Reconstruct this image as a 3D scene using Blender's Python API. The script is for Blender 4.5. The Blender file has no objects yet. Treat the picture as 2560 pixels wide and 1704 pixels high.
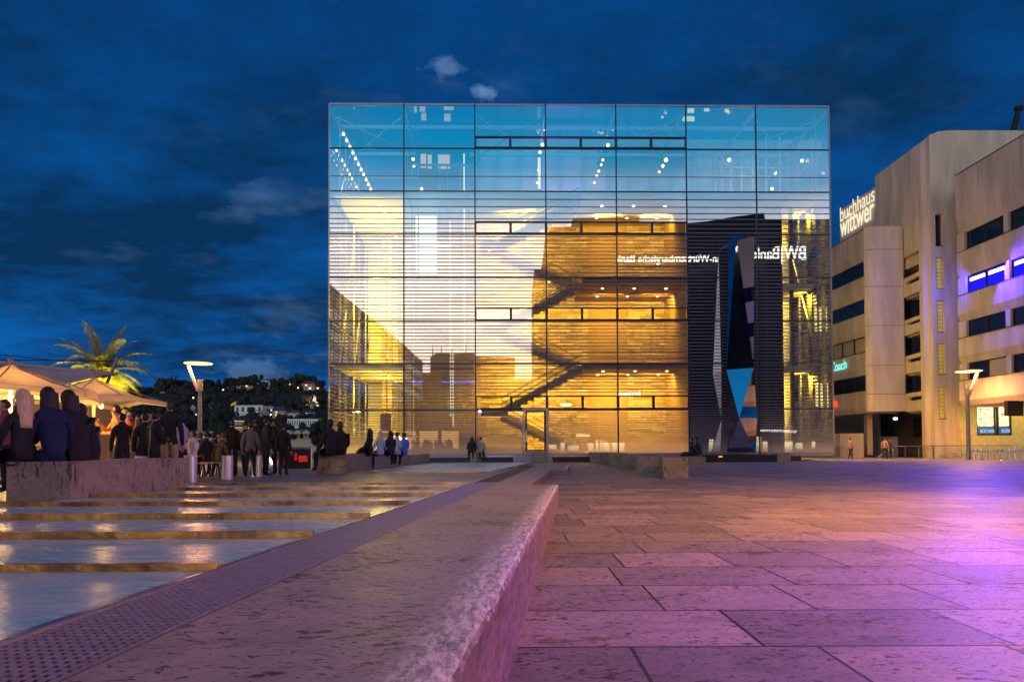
import bpy, bmesh, math, random
from mathutils import Vector, Matrix, noise
R = math.radians
random.seed(7)
sc = bpy.context.scene
C = sc.collection

# ------------------------------------------------------------------ camera
F_, H_, PITCH, ROLL, SY = 1707.0, 1.125, 0.0242038, -0.0042056, 223.698
cd = bpy.data.cameras.new('camera'); cam = bpy.data.objects.new('camera', cd); C.objects.link(cam)
cd.sensor_width = 36; cd.lens = 36*F_/2560; cd.shift_y = SY/2560; cd.clip_start = .05; cd.clip_end = 5000
_c, _s = math.cos(PITCH), math.sin(PITCH); _cr, _sr = math.cos(ROLL), math.sin(ROLL)
f0, r0, u0 = Vector((0,_c,_s)), Vector((1,0,0)), Vector((0,-_s,_c))
ax_r = r0*_cr + u0*_sr; ax_u = -_sr*r0 + _cr*u0
cam.matrix_world = Matrix(((ax_r.x,ax_u.x,-f0.x,0),(ax_r.y,ax_u.y,-f0.y,0),(ax_r.z,ax_u.z,-f0.z,H_),(0,0,0,1)))
sc.camera = cam
sc.view_settings.view_transform = 'Standard'; sc.view_settings.look = 'None'
sc.view_settings.exposure = 0.0; sc.view_settings.gamma = 1.0
sc.render.engine = 'CYCLES'
sc.cycles.use_denoising = True
sc.cycles.max_bounces = 8; sc.cycles.transparent_max_bounces = 16; sc.cycles.diffuse_bounces = 3
sc.cycles.sample_clamp_indirect = 4.0

def ray(px, py):
    u, v = px-1280, py-852-SY
    a, b = _cr*u+_sr*v, -_sr*u+_cr*v
    return Vector((a/F_, _c+_s*b/F_, _s-_c*b/F_))
def at(px, py, Y):
    d = ray(px, py); return Vector((d.x/d.y*Y, Y, H_+d.z/d.y*Y))
def g(y): return max(0.0, .54-.013*y)          # upper terrace height
def on_plaza(px, py):
    d = ray(px, py); t = -H_/d.z; return Vector((d.x*t, d.y*t, 0))
def on_terrace(px, py, dz=0.0):
    d = ray(px, py); t = (.54+dz-H_)/(d.z+.013*d.y); p = Vector((0,0,H_))+d*t; return p
# facade frame of the museum
FX, FY, YAW, FW, FZ0, FZ1 = -13.4316, 49.995, .0192911, 37.3273, .5736, 26.5736
_fc, _fs = math.cos(YAW), math.sin(YAW)
def FP(u, z, d=0.0): return Vector((FX+u*_fc-d*_fs, FY+u*_fs+d*_fc, z))
def fpx(px, py, d=0.0):                          # pixel -> (u,z) on the plane d behind the facade
    r = ray(px, py); o = Vector((0,0,H_)) - FP(0,0,d); n = Vector((-_fs,_fc,0)); t = -(o.dot(n))/r.dot(n)
    p = Vector((0,0,H_))+r*t; q = p-FP(0,0,d); return q.x*_fc+q.y*_fs, p.z
def mirror(p):                                   # reflect a point in the facade plane
    n = Vector((-_fs,_fc,0)); k = (p-FP(0,0,0)).dot(n); return p-2*k*n
UB = [0]+[5.504+5.258*k for k in range(6)]+[FW]
ZR = [FZ1-26.0*c/877 for c in (0,111,219,327,436,544,652,766,877)]

# ------------------------------------------------------------------ nodes
def new_mat(name):
    m = bpy.data.materials.new(name); m.use_nodes = True
    nt = m.node_tree; nt.nodes.clear(); return m, nt
def N(nt, t, **kw):
    n = nt.nodes.new(t)
    for k, v in kw.items():
        if k[0] == '_':
            n.inputs[k[1:].replace('_',' ')].default_value = v
        else: setattr(n, k, v)
    return n
def L(nt, a, b): nt.links.new(a, b)
def c4(c): return (c[0], c[1], c[2], 1)
def ramp(nt, src, stops, interp='LINEAR'):
    r = nt.nodes.new('ShaderNodeValToRGB'); r.color_ramp.interpolation = interp
    e = r.color_ramp.elements
    while len(e) < len(stops): e.new(.5)
    for el, (p, c) in zip(e, stops):
        el.position = p; el.color = c4(c) if not isinstance(c, (int,float)) else (c,c,c,1)
    L(nt, src, r.inputs[0]); return r.outputs[0]
def mth(nt, op, a, b=None, clamp=False):
    n = nt.nodes.new('ShaderNodeMath'); n.operation = op; n.use_clamp = clamp
    for i, v in enumerate((a, b)):
        if v is None: continue
        if isinstance(v, (int,float)): n.inputs[i].default_value = v
        else: L(nt, v, n.inputs[i])
    return n.outputs[0]
def mixc(nt, fac, a, b, mode='MIX'):
    n = nt.nodes.new('ShaderNodeMix'); n.data_type = 'RGBA'; n.blend_type = mode
    for s, v in ((n.inputs[0], fac), (n.inputs[6], a), (n.inputs[7], b)):
        if isinstance(v, (int,float)): s.default_value = v
        elif isinstance(v, (tuple,list)): s.default_value = c4(v)
        else: L(nt, v, s)
    return n.outputs[2]
def noise_tex(nt, vec, scale, detail=4, rough=.55, sc3=None):
    if sc3:
        m = nt.nodes.new('ShaderNodeMapping'); m.inputs['Scale'].default_value = sc3; L(nt, vec, m.inputs[0]); vec = m.outputs[0]
    n = nt.nodes.new('ShaderNodeTexNoise'); n.inputs['Scale'].default_value = scale
    n.inputs['Detail'].default_value = detail; n.inputs['Roughness'].default_value = rough
    L(nt, vec, n.inputs['Vector']); return n.outputs[0]
def bump(nt, h, strength=.3, dist=.02):
    b = nt.nodes.new('ShaderNodeBump'); b.inputs['Strength'].default_value = strength; b.inputs['Distance'].default_value = dist
    L(nt, h, b.inputs['Height']); return b.outputs[0]
MATS = {}
def mat(name, col=(.5,.5,.5), rough=.6, metal=0.0, var=.15, scale=3.0, bmp=.1, sc3=None, emit=None, es=0.0, objcol=False, spec=.5):
    if name in MATS: return MATS[name]
    m, nt = new_mat(name)
    out = N(nt, 'ShaderNodeOutputMaterial'); p = N(nt, 'ShaderNodeBsdfPrincipled')
    L(nt, p.outputs[0], out.inputs[0])
    tc = N(nt, 'ShaderNodeTexCoord')
    nz = noise_tex(nt, tc.outputs['Object'], scale, 5, .6, sc3)
    base = col
    if objcol:
        oi = N(nt, 'ShaderNodeObjectInfo'); base = oi.outputs['Color']
    v = ramp(nt, nz, [(.3, 1-var), (.7, 1+var)])
    L(nt, mixc(nt, 1.0, base, v, 'MULTIPLY'), p.inputs['Base Color'])
    p.inputs['Roughness'].default_value = rough; p.inputs['Metallic'].default_value = metal
    p.inputs['Specular IOR Level'].default_value = spec
    if bmp: L(nt, bump(nt, nz, bmp, .02), p.inputs['Normal'])
    if emit:
        p.inputs['Emission Color'].default_value = c4(emit); p.inputs['Emission Strength'].default_value = es
    MATS[name] = m; return m

# ------------------------------------------------------------------ world: dusk, cloud deck to the east, afterglow to the west
w = bpy.data.worlds.new('World'); sc.world = w; w.use_nodes = True
nt = w.node_tree; nt.nodes.clear()
out = N(nt, 'ShaderNodeOutputWorld'); bg = N(nt, 'ShaderNodeBackground'); L(nt, bg.outputs[0], out.inputs[0])
tc = N(nt, 'ShaderNodeTexCoord'); dirv = tc.outputs['Generated']
sep = N(nt, 'ShaderNodeSeparateXYZ'); L(nt, dirv, sep.inputs[0])
sky = N(nt, 'ShaderNodeTexSky'); sky.sky_type = 'NISHITA'; sky.sun_disc = False
sky.sun_elevation = R(1.0); sky.sun_rotation = R(180); sky.air_density = 2.0; sky.ozone_density = 6.0
z = sep.outputs[2]; y = sep.outputs[1]
# cloud coordinates: project on a deck so that clouds flatten towards the horizon
zz = mth(nt, 'ADD', mth(nt, 'MAXIMUM', z, 0.0), .16)
cx = mth(nt, 'DIVIDE', sep.outputs[0], zz); cy = mth(nt, 'DIVIDE', y, zz)
cmb = N(nt, 'ShaderNodeCombineXYZ'); L(nt, cx, cmb.inputs[0]); L(nt, cy, cmb.inputs[1])
def wn(scale, detail, rough, off):
    m = N(nt, 'ShaderNodeMapping'); m.inputs['Location'].default_value = off; m.inputs['Scale'].default_value = (1,1.25,1)
    L(nt, cmb.outputs[0], m.inputs[0]); return noise_tex(nt, m.outputs[0], scale, detail, rough)
n1 = wn(.75, 10, .68, (3.1,1.7,0)); n2 = wn(2.6, 8, .6, (9.3,4.2,2)); n3 = wn(1.25, 6, .6, (1.3,7.2,5))
n1b = mth(nt, 'ADD', mth(nt, 'MULTIPLY', n1, .72), mth(nt, 'MULTIPLY', n2, .28))
dark = ramp(nt, n1b, [(.41, 0), (.56, 1)])
east = mixc(nt, ramp(nt, z, [(0,0),(.5,1)]), (.001,.12,.45), (.001,.052,.215))
e2 = mixc(nt, mth(nt,'MULTIPLY',dark,.95), east, (.001,.024,.078))
wisp = mth(nt, 'MULTIPLY', ramp(nt, n2, [(.54, 0), (.76, 1)]), ramp(nt, n3, [(.45,0),(.62,1)]))
e3 = mixc(nt, mth(nt,'MULTIPLY',wisp,.65), e2, (.09,.2,.42))
# a few pale puffs just above and left of the museum and over the hill
pn = noise_tex(nt, dirv, 26, 5, .6, (1,1,1.6)); puff = None
for (ppx,ppy,hw,st_) in ((1115,172,.028,.42),(1200,222,.022,.7),(640,930,.045,.3),(690,785,.05,.1)):
    dd = ray(ppx,ppy).normalized(); dv = N(nt,'ShaderNodeVectorMath'); dv.operation = 'DISTANCE'; mpv = N(nt,'ShaderNodeMapping'); mpv.inputs['Scale'].default_value=(1,1,2.0); L(nt,dirv,mpv.inputs[0]); L(nt,mpv.outputs[0],dv.inputs[0]); dv.inputs[1].default_value = (dd.x,dd.y,dd.z*2.0)
    dn = mth(nt,'ADD', mth(nt,'DIVIDE', dv.outputs['Value'], hw), mth(nt,'MULTIPLY', mth(nt,'SUBTRACT',pn,.5), -3.2))
    k_ = mth(nt,'MULTIPLY', ramp(nt, dn, [(.35,1),(1.0,0)]), st_); puff = k_ if puff is None else mth(nt,'MAXIMUM', puff, k_)
e3 = mixc(nt, puff, e3, (.16,.30,.55))
# west: pale peach and white near the horizon, cyan above
wz = ramp(nt, z, [(0,(1.9,1.4,1.0)),(.17,(2.7,2.3,2.0)),(.27,(2.4,2.2,2.2)),(.335,(.45,.95,1.4)),(.39,(.01,.55,1.0)),(.46,(.0,.36,.78)),(.62,(.002,.12,.36)),(1,(.003,.06,.2))])
w2 = mixc(nt, mth(nt,'MULTIPLY',ramp(nt, n1b, [(.44,0),(.62,1)]), .5), wz, (.10,.30,.50))
sidef = ramp(nt, mth(nt,'MULTIPLY_ADD', y, -1.0) if False else mth(nt,'MULTIPLY', y, -1.0), [(.15,0),(.6,1)])
full = mixc(nt, sidef, e3, w2)
add = mixc(nt, .03, full, sky.outputs[0], 'ADD')
L(nt, add, bg.inputs[0]); bg.inputs[1].default_value = 1.0

# afterglow: the sun is just down behind the camera, only a weak broad glow is left
sl = bpy.data.lights.new('sun','SUN'); sl.energy = .2; sl.angle = R(12); sl.color = (1,.62,.55)
so = bpy.data.objects.new('sun', sl); C.objects.link(so); so.rotation_euler = (R(60),0,R(-72)); so.location = (0,-20,40)

# ------------------------------------------------------------------ mesh builder and tagging
class MB:
    def __init__(s): s.v=[]; s.f=[]; s.m=[]; s.mi=0
    def add(s, vs, fs, mi=None):
        o = len(s.v); s.v += [Vector(v) for v in vs]; s.f += [tuple(i+o for i in f) for f in fs]
        s.m += [s.mi if mi is None else mi]*len(fs); return s
    def quad(s, a,b,c,d): return s.add([a,b,c,d],[(0,1,2,3)])
    def box(s, a, b, fr=None):
        (x0,y0,z0),(x1,y1,z1) = a,b
        vs = [(x0,y0,z0),(x1,y0,z0),(x1,y1,z0),(x0,y1,z0),(x0,y0,z1),(x1,y0,z1),(x1,y1,z1),(x0,y1,z1)]
        if fr: vs = [fr(v) for v in vs]
        return s.add(vs, [(0,3,2,1),(4,5,6,7),(0,1,5,4),(1,2,6,5),(2,3,7,6),(3,0,4,7)])
    def fbox(s, u0,u1,z0,z1,d0,d1): return s.box((u0,d0,z0),(u1,d1,z1), lambda v: FP(v[0],v[2],v[1]))
    def prism(s, poly, z0, z1):
        n = len(poly)
        vs = [(p[0],p[1],z0 if not callable(z0) else z0(p)) for p in poly]+[(p[0],p[1],z1 if not callable(z1) else z1(p)) for p in poly]
        return s.add(vs, [tuple(range(n-1,-1,-1)), tuple(range(n,2*n))]+[(i,(i+1)%n,n+(i+1)%n,n+i) for i in range(n)])
    def tube(s, p, q, r0, r1=None, n=8, cap=True):
        p, q = Vector(p), Vector(q); r1 = r0 if r1 is None else r1
        d = (q-p); 
        if d.length < 1e-6: return s
        d.normalize(); a = d.orthogonal().normalized(); b = d.cross(a)
        vs = [c+(a*math.cos(t)+b*math.sin(t))*r for c, r in ((p,r0),(q,r1)) for t in [2*math.pi*i/n for i in range(n)]]
        fs = [(i,(i+1)%n,n+(i+1)%n,n+i) for i in range(n)]
        if cap: fs += [tuple(range(n-1,-1,-1)), tuple(range(n,2*n))]
        return s.add(vs, fs)
    def lathe(s, c, prof, n=24):
        c = Vector(c); vs = []
        for r, zv in prof: vs += [c+Vector((r*math.cos(2*math.pi*i/n), r*math.sin(2*math.pi*i/n), zv)) for i in range(n)]
        fs = [(k*n+i,k*n+(i+1)%n,(k+1)*n+(i+1)%n,(k+1)*n+i) for k in range(len(prof)-1) for i in range(n)]
        fs += [tuple(range(n-1,-1,-1)), tuple(range((len(prof)-1)*n, len(prof)*n))]
        return s.add(vs, fs)
    def ell(s, c, rx, ry, rz, nu=10, nv=7, jit=0):
        c = Vector(c); vs = []
        for j in range(nv+1):
            t = math.pi*j/nv
            for i in range(nu):
                p = 2*math.pi*i/nu; k = 1+(random.uniform(-jit,jit) if jit else 0)
                vs.append(c+Vector((rx*math.sin(t)*math.cos(p)*k, ry*math.sin(t)*math.sin(p)*k, rz*math.cos(t)*k)))
        return s.add(vs, [(j*nu+i,(j+1)*nu+i,(j+1)*nu+(i+1)%nu,j*nu+(i+1)%nu) for j in range(nv) for i in range(nu)])
    def build(s, name, ms, parent=None, smooth=False, local=False, bevel=0):
        me = bpy.data.meshes.new(name)
        off = Vector((0,0,0)) if (parent is None or local) else wloc(parent)
        me.from_pydata([tuple(v-off) for v in s.v], [], s.f)
        if not isinstance(ms, (list,tuple)): ms = [ms]
        for m in ms: me.materials.append(m)
        if len(ms) > 1:
            for p, i in zip(me.polygons, s.m): p.material_index = i
        bm = bmesh.new(); bm.from_mesh(me)
        if bevel: bmesh.ops.remove_doubles(bm, verts=bm.verts, dist=1e-5)
        bmesh.ops.recalc_face_normals(bm, faces=bm.faces) if not getattr(s,'keepn',False) else None
        bm.to_mesh(me); bm.free()
        if smooth:
            for p in me.polygons: p.use_smooth = True
        me.update()
        o = bpy.data.objects.new(name, me); C.objects.link(o)
        if bevel:
            bv = o.modifiers.new('bevel','BEVEL'); bv.width = bevel; bv.segments = 2; bv.limit_method = 'ANGLE'
        if parent is not None: o.parent = parent
        return o
def wloc(o):
    v = Vector(o.location)
    while o.parent is not None: o = o.parent; v = v+Vector(o.location)
    return v
def tag(o, label=None, cat=None, group=None, kind=None):
    if label: o['label'] = label
    if cat: o['category'] = cat
    if group: o['group'] = group
    if kind: o['kind'] = kind
    return o
def thing(name, loc, label, cat, group=None, rz=0):
    o = bpy.data.objects.new(name, None); C.objects.link(o); o.location = loc; o.rotation_euler = (0,0,rz)
    o.empty_display_size = .3
    return tag(o, label, cat, group)
def copy_thing(root, loc, rz, label, group=None, scale=None, color=None):
    r = root.copy(); C.objects.link(r); r.location = loc; r.rotation_euler = (0,0,rz); r['label'] = label
    if group: r['group'] = group
    if scale: r.scale = (scale,)*3
    if color: r.color = color
    def rec(src, dst):
        for ch in src.children:
            c = ch.copy(); C.objects.link(c); c.parent = dst; rec(ch, c)
    rec(root, r); return r
def structure(o): o['kind'] = 'structure'; return o
def area(name, loc, size, energy, col, rot=None, target=None, sy=None, spread=None):
    l = bpy.data.lights.new(name,'AREA'); l.energy = energy; l.color = col; l.size = size
    if sy: l.shape = 'RECTANGLE'; l.size_y = sy
    if spread: l.spread = spread
    o = bpy.data.objects.new(name, l); C.objects.link(o); o.location = loc
    if target is not None: o.rotation_euler = (Vector(target)-Vector(loc)).to_track_quat('-Z','Y').to_euler()
    elif rot: o.rotation_euler = rot
    return o
def spot(name, loc, target, energy, col, ang=60, blend=.5, rad=.15):
    l = bpy.data.lights.new(name,'SPOT'); l.energy = energy; l.color = col; l.spot_size = R(ang); l.spot_blend = blend; l.shadow_soft_size = rad
    o = bpy.data.objects.new(name, l); C.objects.link(o); o.location = loc
    o.rotation_euler = (Vector(target)-Vector(loc)).to_track_quat('-Z','Y').to_euler(); return o
def point(name, loc, energy, col, rad=.1):
    l = bpy.data.lights.new(name,'POINT'); l.energy = energy; l.color = col; l.shadow_soft_size = rad
    o = bpy.data.objects.new(name, l); C.objects.link(o); o.location = loc; return o
def lettering(name, body, p0, right, size, m, parent=None, ext=.04, up=Vector((0,0,1)), sx=1.0, bold=0.0, align='LEFT', width=None):
    cu = bpy.data.curves.new(name,'FONT'); cu.body = body; cu.size = size; cu.extrude = ext; cu.offset = bold; cu.align_x = align
    t = bpy.data.objects.new(name+'_tmp', cu); C.objects.link(t)
    dg = bpy.context.evaluated_depsgraph_get(); dg.update()
    me = bpy.data.meshes.new_from_object(t.evaluated_get(dg)); bpy.data.objects.remove(t)
    if width: xs = [v.co.x for v in me.vertices]; sx = width/(max(xs)-min(xs))
    right = Vector(right).normalized(); nrm = right.cross(up).normalized()
    off = Vector((0,0,0)) if parent is None else wloc(parent)
    M = Matrix(((right.x*sx,up.x,nrm.x,p0[0]-off.x),(right.y*sx,up.y,nrm.y,p0[1]-off.y),(right.z*sx,up.z,nrm.z,p0[2]-off.z),(0,0,0,1)))
    me.transform(M); me.materials.clear(); me.materials.append(m); me.name = name
    o = bpy.data.objects.new(name, me); C.objects.link(o)
    if parent: o.parent = parent
    return o
def emis(name, col, s):
    if name in MATS: return MATS[name]
    m, nt = new_mat(name); o = N(nt,'ShaderNodeOutputMaterial'); e = N(nt,'ShaderNodeEmission'); e.inputs[0].default_value = c4(col); e.inputs[1].default_value = s
    L(nt, e.outputs[0], o.inputs[0]); MATS[name] = m; return m
def glass(name, refl=.4, tint=(.9,.95,.95), rough=0.0, wob=0.0, gtint=(1,1,1), milk=0.0):
    if name in MATS: return MATS[name]
    m, nt = new_mat(name); o = N(nt,'ShaderNodeOutputMaterial'); mx = N(nt,'ShaderNodeMixShader'); mx.inputs[0].default_value = refl
    t = N(nt,'ShaderNodeBsdfTransparent'); t.inputs[0].default_value = c4(tint)
    gl = N(nt,'ShaderNodeBsdfGlossy'); gl.inputs['Color'].default_value = c4(gtint); gl.inputs['Roughness'].default_value = rough
    if wob:
        tc = N(nt,'ShaderNodeTexCoord'); nz = noise_tex(nt, tc.outputs['Object'], .35, 1, .4); L(nt, bump(nt, nz, 1.0, wob), gl.inputs['Normal'])
    L(nt, t.outputs[0], mx.inputs[1]); L(nt, gl.outputs[0], mx.inputs[2]); src = mx.outputs[0]
    if milk:
        d = N(nt,'ShaderNodeBsdfDiffuse'); d.inputs[0].default_value = (.55,.5,.55,1); tl = N(nt,'ShaderNodeBsdfTranslucent'); tl.inputs[0].default_value = (.6,.5,.5,1)
        a = N(nt,'ShaderNodeMixShader'); a.inputs[0].default_value = .5; L(nt,d.outputs[0],a.inputs[1]); L(nt,tl.outputs[0],a.inputs[2])
        tc = N(nt,'ShaderNodeTexCoord'); sp = N(nt,'ShaderNodeSeparateXYZ'); L(nt, tc.outputs['Object'], sp.inputs[0])
        fr = ramp(nt, mth(nt,'MULTIPLY', sp.outputs[2], .1), [(0.0,.9),(.085,.82),(.14,.45),(.34,milk)])
        b = N(nt,'ShaderNodeMixShader'); L(nt, fr, b.inputs[0]); L(nt, src, b.inputs[1]); L(nt, a.outputs[0], b.inputs[2]); src = b.outputs[0]
    L(nt, src, o.inputs[0]); MATS[name] = m; return m

# ------------------------------------------------------------------ stone materials
def travertine(name, base, base2, joints=None, worn=None, pit=1.0, rough=.5, patch=True, strata=(2.8,5.6,5.6), ax=None):
    m, nt = new_mat(name); out = N(nt,'ShaderNodeOutputMaterial'); p = N(nt,'ShaderNodeBsdfPrincipled'); L(nt, p.outputs[0], out.inputs[0])
    geo = N(nt,'ShaderNodeNewGeometry'); pos = geo.outputs['Position']
    big = noise_tex(nt, pos, .8, 5, .6); fine = noise_tex(nt, pos, 14, 6, .7); mid = noise_tex(nt, pos, 3.0, 6, .65, (.7,1.6,1.6))
    col = mixc(nt, ramp(nt, mid, [(.35,0),(.68,1)]), base, base2)
    col = mixc(nt, .8, col, ramp(nt, fine, [(.25,.72),(.75,1.2)]), 'MULTIPLY')
    wobv = N(nt,'ShaderNodeVectorMath'); wobv.operation='ADD'
    ns = N(nt,'ShaderNodeTexNoise'); ns.inputs['Scale'].default_value = 5; ns.inputs['Detail'].default_value=3; L(nt,pos,ns.inputs['Vector'])
    sc_ = N(nt,'ShaderNodeVectorMath'); sc_.operation='SCALE'; sc_.inputs['Scale'].default_value=.12; L(nt,ns.outputs['Color'],sc_.inputs[0])
    L(nt,pos,wobv.inputs[0]); L(nt,sc_.outputs[0],wobv.inputs[1])
    pits = noise_tex(nt, wobv.outputs[0], 5.0, 7, .62, strata)
    dens = noise_tex(nt, pos, 1.7, 3, .5)
    pm = ramp(nt, mth(nt,'ADD', pits, mth(nt,'MULTIPLY', mth(nt,'SUBTRACT', dens, .5), .4)), [(.592,0),(.615,1)])
    pm = mth(nt,'MULTIPLY', pm, pit)
    tinyp = ramp(nt, noise_tex(nt, wobv.outputs[0], 30, 3, .5, (1,2.0,2.0)), [(.61,0),(.66,.85)])
    pm = mth(nt,'MAXIMUM', pm, mth(nt,'MULTIPLY', tinyp, pit))
    h = mth(nt,'MULTIPLY', pm, -1.0)
    col = mixc(nt, mth(nt,'MULTIPLY', pm, .9), col, (.045,.033,.028))
    if patch:
        pn = noise_tex(nt, pos, 1.15, 8, .66, (.8,1.7,1)); pk = ramp(nt, pn, [(.60,0),(.63,1)])
        col = mixc(nt, mth(nt,'MULTIPLY',pk,.85), col, mixc(nt, ramp(nt, fine, [(.4,0),(.6,1)]), (.07,.055,.03), (.24,.17,.08)))
        h = mth(nt,'SUBTRACT', h, mth(nt,'MULTIPLY',pk, mth(nt,'ADD',fine,.3)))
    if worn:
        # worn whitish band along the bench's edge: distance in plan from the line through (ax,ay) with direction (dx,dy)
        (axx, ayy, nx, ny) = worn
        sp = N(nt,'ShaderNodeSeparateXYZ'); L(nt,pos,sp.inputs[0])
        dd = mth(nt,'ADD', mth(nt,'MULTIPLY', mth(nt,'SUBTRACT', sp.outputs[0], axx), nx), mth(nt,'MULTIPLY', mth(nt,'SUBTRACT', sp.outputs[1], ayy), ny))
        dd = mth(nt,'ADD', dd, mth(nt,'MULTIPLY', mth(nt,'SUBTRACT', mid, .5), .22))
        band = ramp(nt, dd, [(0.0,1),(.10,1),(.15,.5),(.22,0)])
        band = mth(nt,'MULTIPLY', band, ramp(nt, noise_tex(nt, pos, 16, 7, .75, (2,.6,1)), [(.42,.1),(.56,1)]))
        col = mixc(nt, mth(nt,'MULTIPLY',band,.9), col, (.92,.86,.84)); h = mth(nt,'ADD', h, mth(nt,'MULTIPLY', noise_tex(nt,pos,26,5,.7), mth(nt,'MULTIPLY', band, 1.2)))
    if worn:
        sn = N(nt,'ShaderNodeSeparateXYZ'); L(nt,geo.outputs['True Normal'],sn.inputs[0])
        side_shade = ramp(nt, sn.outputs[2], [(.12,1),(.35,0)])
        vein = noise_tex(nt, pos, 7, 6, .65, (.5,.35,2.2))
        col = mixc(nt, mth(nt,'MULTIPLY',side_shade,.85), col, mixc(nt, ramp(nt,vein,[(.35,0),(.62,1)]), (.10,.05,.05), (.30,.17,.17)))  # side faces darkened and reddened, shade and warm light put in the colour
    rr = ramp(nt, mid, [(.3, rough-.12), (.7, rough+.12)])
    if joints:
        (bw, rh, ofs, phase, rot) = joints
        mp = N(nt,'ShaderNodeMapping'); mp.inputs['Location'].default_value = (0, -phase, 0); mp.inputs['Rotation'].default_value=(0,0,rot); L(nt,pos,mp.inputs[0])
        # slight row-wise irregularity of the joint positions
        br = N(nt,'ShaderNodeTexBrick'); br.offset = ofs; br.offset_frequency = 3; br.squash = 1.35; br.squash_frequency = 2
        br.inputs['Scale'].default_value = 1; br.inputs['Brick Width'].default_value = bw; br.inputs['Row Height'].default_value = rh
        br.inputs['Mortar Size'].default_value = .011; br.inputs['Mortar Smooth'].default_value = .05
        br.inputs['Color1'].default_value = (.62,.63,.66,1); br.inputs['Color2'].default_value = (1.2,1.17,1.12,1); br.inputs['Mortar'].default_value = (1,1,1,1)
        L(nt, mp.outputs[0], br.inputs['Vector'])
        col = mixc(nt, 1.0, col, br.outputs['Color'], 'MULTIPLY')
        jf = mth(nt,'MULTIPLY', br.outputs['Fac'], ramp(nt, big, [(.3,.75),(.5,1)]))
        col = mixc(nt, jf, col, (.012,.012,.016)); h = mth(nt,'SUBTRACT', h, mth(nt,'MULTIPLY',jf,1.5))
    L(nt, col, p.inputs['Base Color']); L(nt, rr, p.inputs['Roughness']); p.inputs['Specular IOR Level'].default_value = .28
    L(nt, bump(nt, mth(nt,'ADD',h, mth(nt,'MULTIPLY',fine,.25)), .55, .012), p.inputs['Normal'])
    return m

M_plaza = travertine('travertine_paving', (.25,.20,.21), (.42,.34,.32), joints=(1.05,.85,.37,.47,.0), rough=.46)
M_terr = travertine('travertine_terrace', (.24,.19,.19), (.34,.28,.27), joints=(1.1,.6,.5,.2,.0), rough=.45, patch=False)
M_block = travertine('travertine_block', (.24,.19,.13), (.34,.28,.20), pit=.9, rough=.6, patch=False, strata=(5,5,.7))
M_black = mat('black_plinth', (.012,.012,.014), .35, var=.2, bmp=.05)
M_steel = mat('brushed_steel', (.62,.60,.58), .28, 1.0, var=.12, scale=9, bmp=.05, sc3=(.2,3,3))
M_frame = mat('dark_frame', (.035,.035,.05), .35, .6, var=.1, bmp=.02)
M_alu = mat('grey_aluminium', (.30,.28,.32), .35, .7, var=.08, bmp=.02)
M_dark = mat('dark_matt', (.01,.01,.012), .8, var=.1, bmp=0)
M_asph = mat('plain_ground', (.12,.11,.11), .8, var=.2)

# ------------------------------------------------------------------ ground
slabE0 = on_plaza(1268,1704); slabE1 = on_plaza(1403,1235)
sd = (slabE1-slabE0); sdir = sd/ sd.length           # direction of the slab's edge in plan
def E(y, off=0.0): # point on edge line at depth y, off to the left
    t = (y-slabE0.y)/sdir.y; p = slabE0+sdir*t; return Vector((p.x-off/ sdir.y, y, 0))
gl0 = on_terrace(0,1620); gl1 = on_terrace(900,1306); gl2 = on_terrace(1193,1204)
gr0 = on_terrace(146,1704); gr1 = on_terrace(900,1366)
def lineX(a, b, y): return a.x+(b.x-a.x)*(y-a.y)/(b.y-a.y)
def GL(y): return lineX(gl0, gl1, y)
def GR(y): return -1.165+.0665*(y-2)
mb = MB()
mb.quad((-900,-300,0),(900,-300,0),(900,900,0),(-900,900,0))
structure(mb.build('plaza_paving', M_plaza))
def T(x, y, dz=0.0): return (x, y, g(y)+dz)
YS = [-14,-6,0,4,8,12,16,20,24,28,32,36,40,41.5]
mb = MB()                                               # raised terrace left of the drain
for a, b in zip(YS, YS[1:]):
    mb.quad(T(-90,a,.004), T(GR(a)+.02,a,.004), T(GR(b)+.02,b,.004), T(-90,b,.004))
structure(mb.build('terrace_paving', M_terr))

# stone slab benches between drain and plaza (fine strips so that the worn arris can be rough)
M_slab = travertine('travertine_bench', (.26,.22,.24), (.40,.34,.34), worn=(slabE0.x, slabE0.y, -sdir.y, sdir.x), rough=.5, patch=False, pit=1.0, strata=(2.6,5.4,5.4))
def slab(name, y0, y1, off, label, ny=60, rough_edge=.02):
    mb = MB(); NX = 14
    def xl(y): return GR(y)+.02
    rows = []
    for j in range(ny+1):
        y = y0+(y1-y0)*j/ny; xr = E(y).x-off; row = []
        e = noise.noise(Vector((3.1, y*9, 1)))*rough_edge + noise.noise(Vector((7.1, y*31, 1)))*rough_edge*.6
        e2 = abs(noise.noise(Vector((1.3, y*15, 4))))*rough_edge*1.4
        for i in range(NX):
            t = 1-(1-i/(NX-1))**1.0; row.append((xl(y)+(xr-.05-xl(y))*t, y, g(y)+.012))
        row.append((xr-.018-abs(e)*.6, y, g(y)+.012-.004-e2*.5)); row.append((xr-.004+e*.3-abs(e2)*.3, y, g(y)-.004-e2)); row.append((xr, y, g(y)-.03-e2)); row.append((xr, y, -.01))
        rows.append(row)
    n = len(rows[0]); vs = [v for r in rows for v in r]
    fs = [(j*n+i,j*n+i+1,(j+1)*n+i+1,(j+1)*n+i) for j in range(ny) for i in range(n-1)]
    mb.add(vs, fs)
    for j in (0, ny):
        r = rows[j]; b = [(r[i][0],r[i][1],-.01) for i in range(n)]
        mb.add(r+b, [(i,i+1,n+i+1,n+i) for i in range(n-1)])
    o = mb.build(name, M_slab); return tag(o, label, 'stone bench')
slab('stone_bench', -1.0, 13.6, 0.0, 'long pale travertine bench slab with a worn chipped edge beside the foreground drain', 700)
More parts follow.
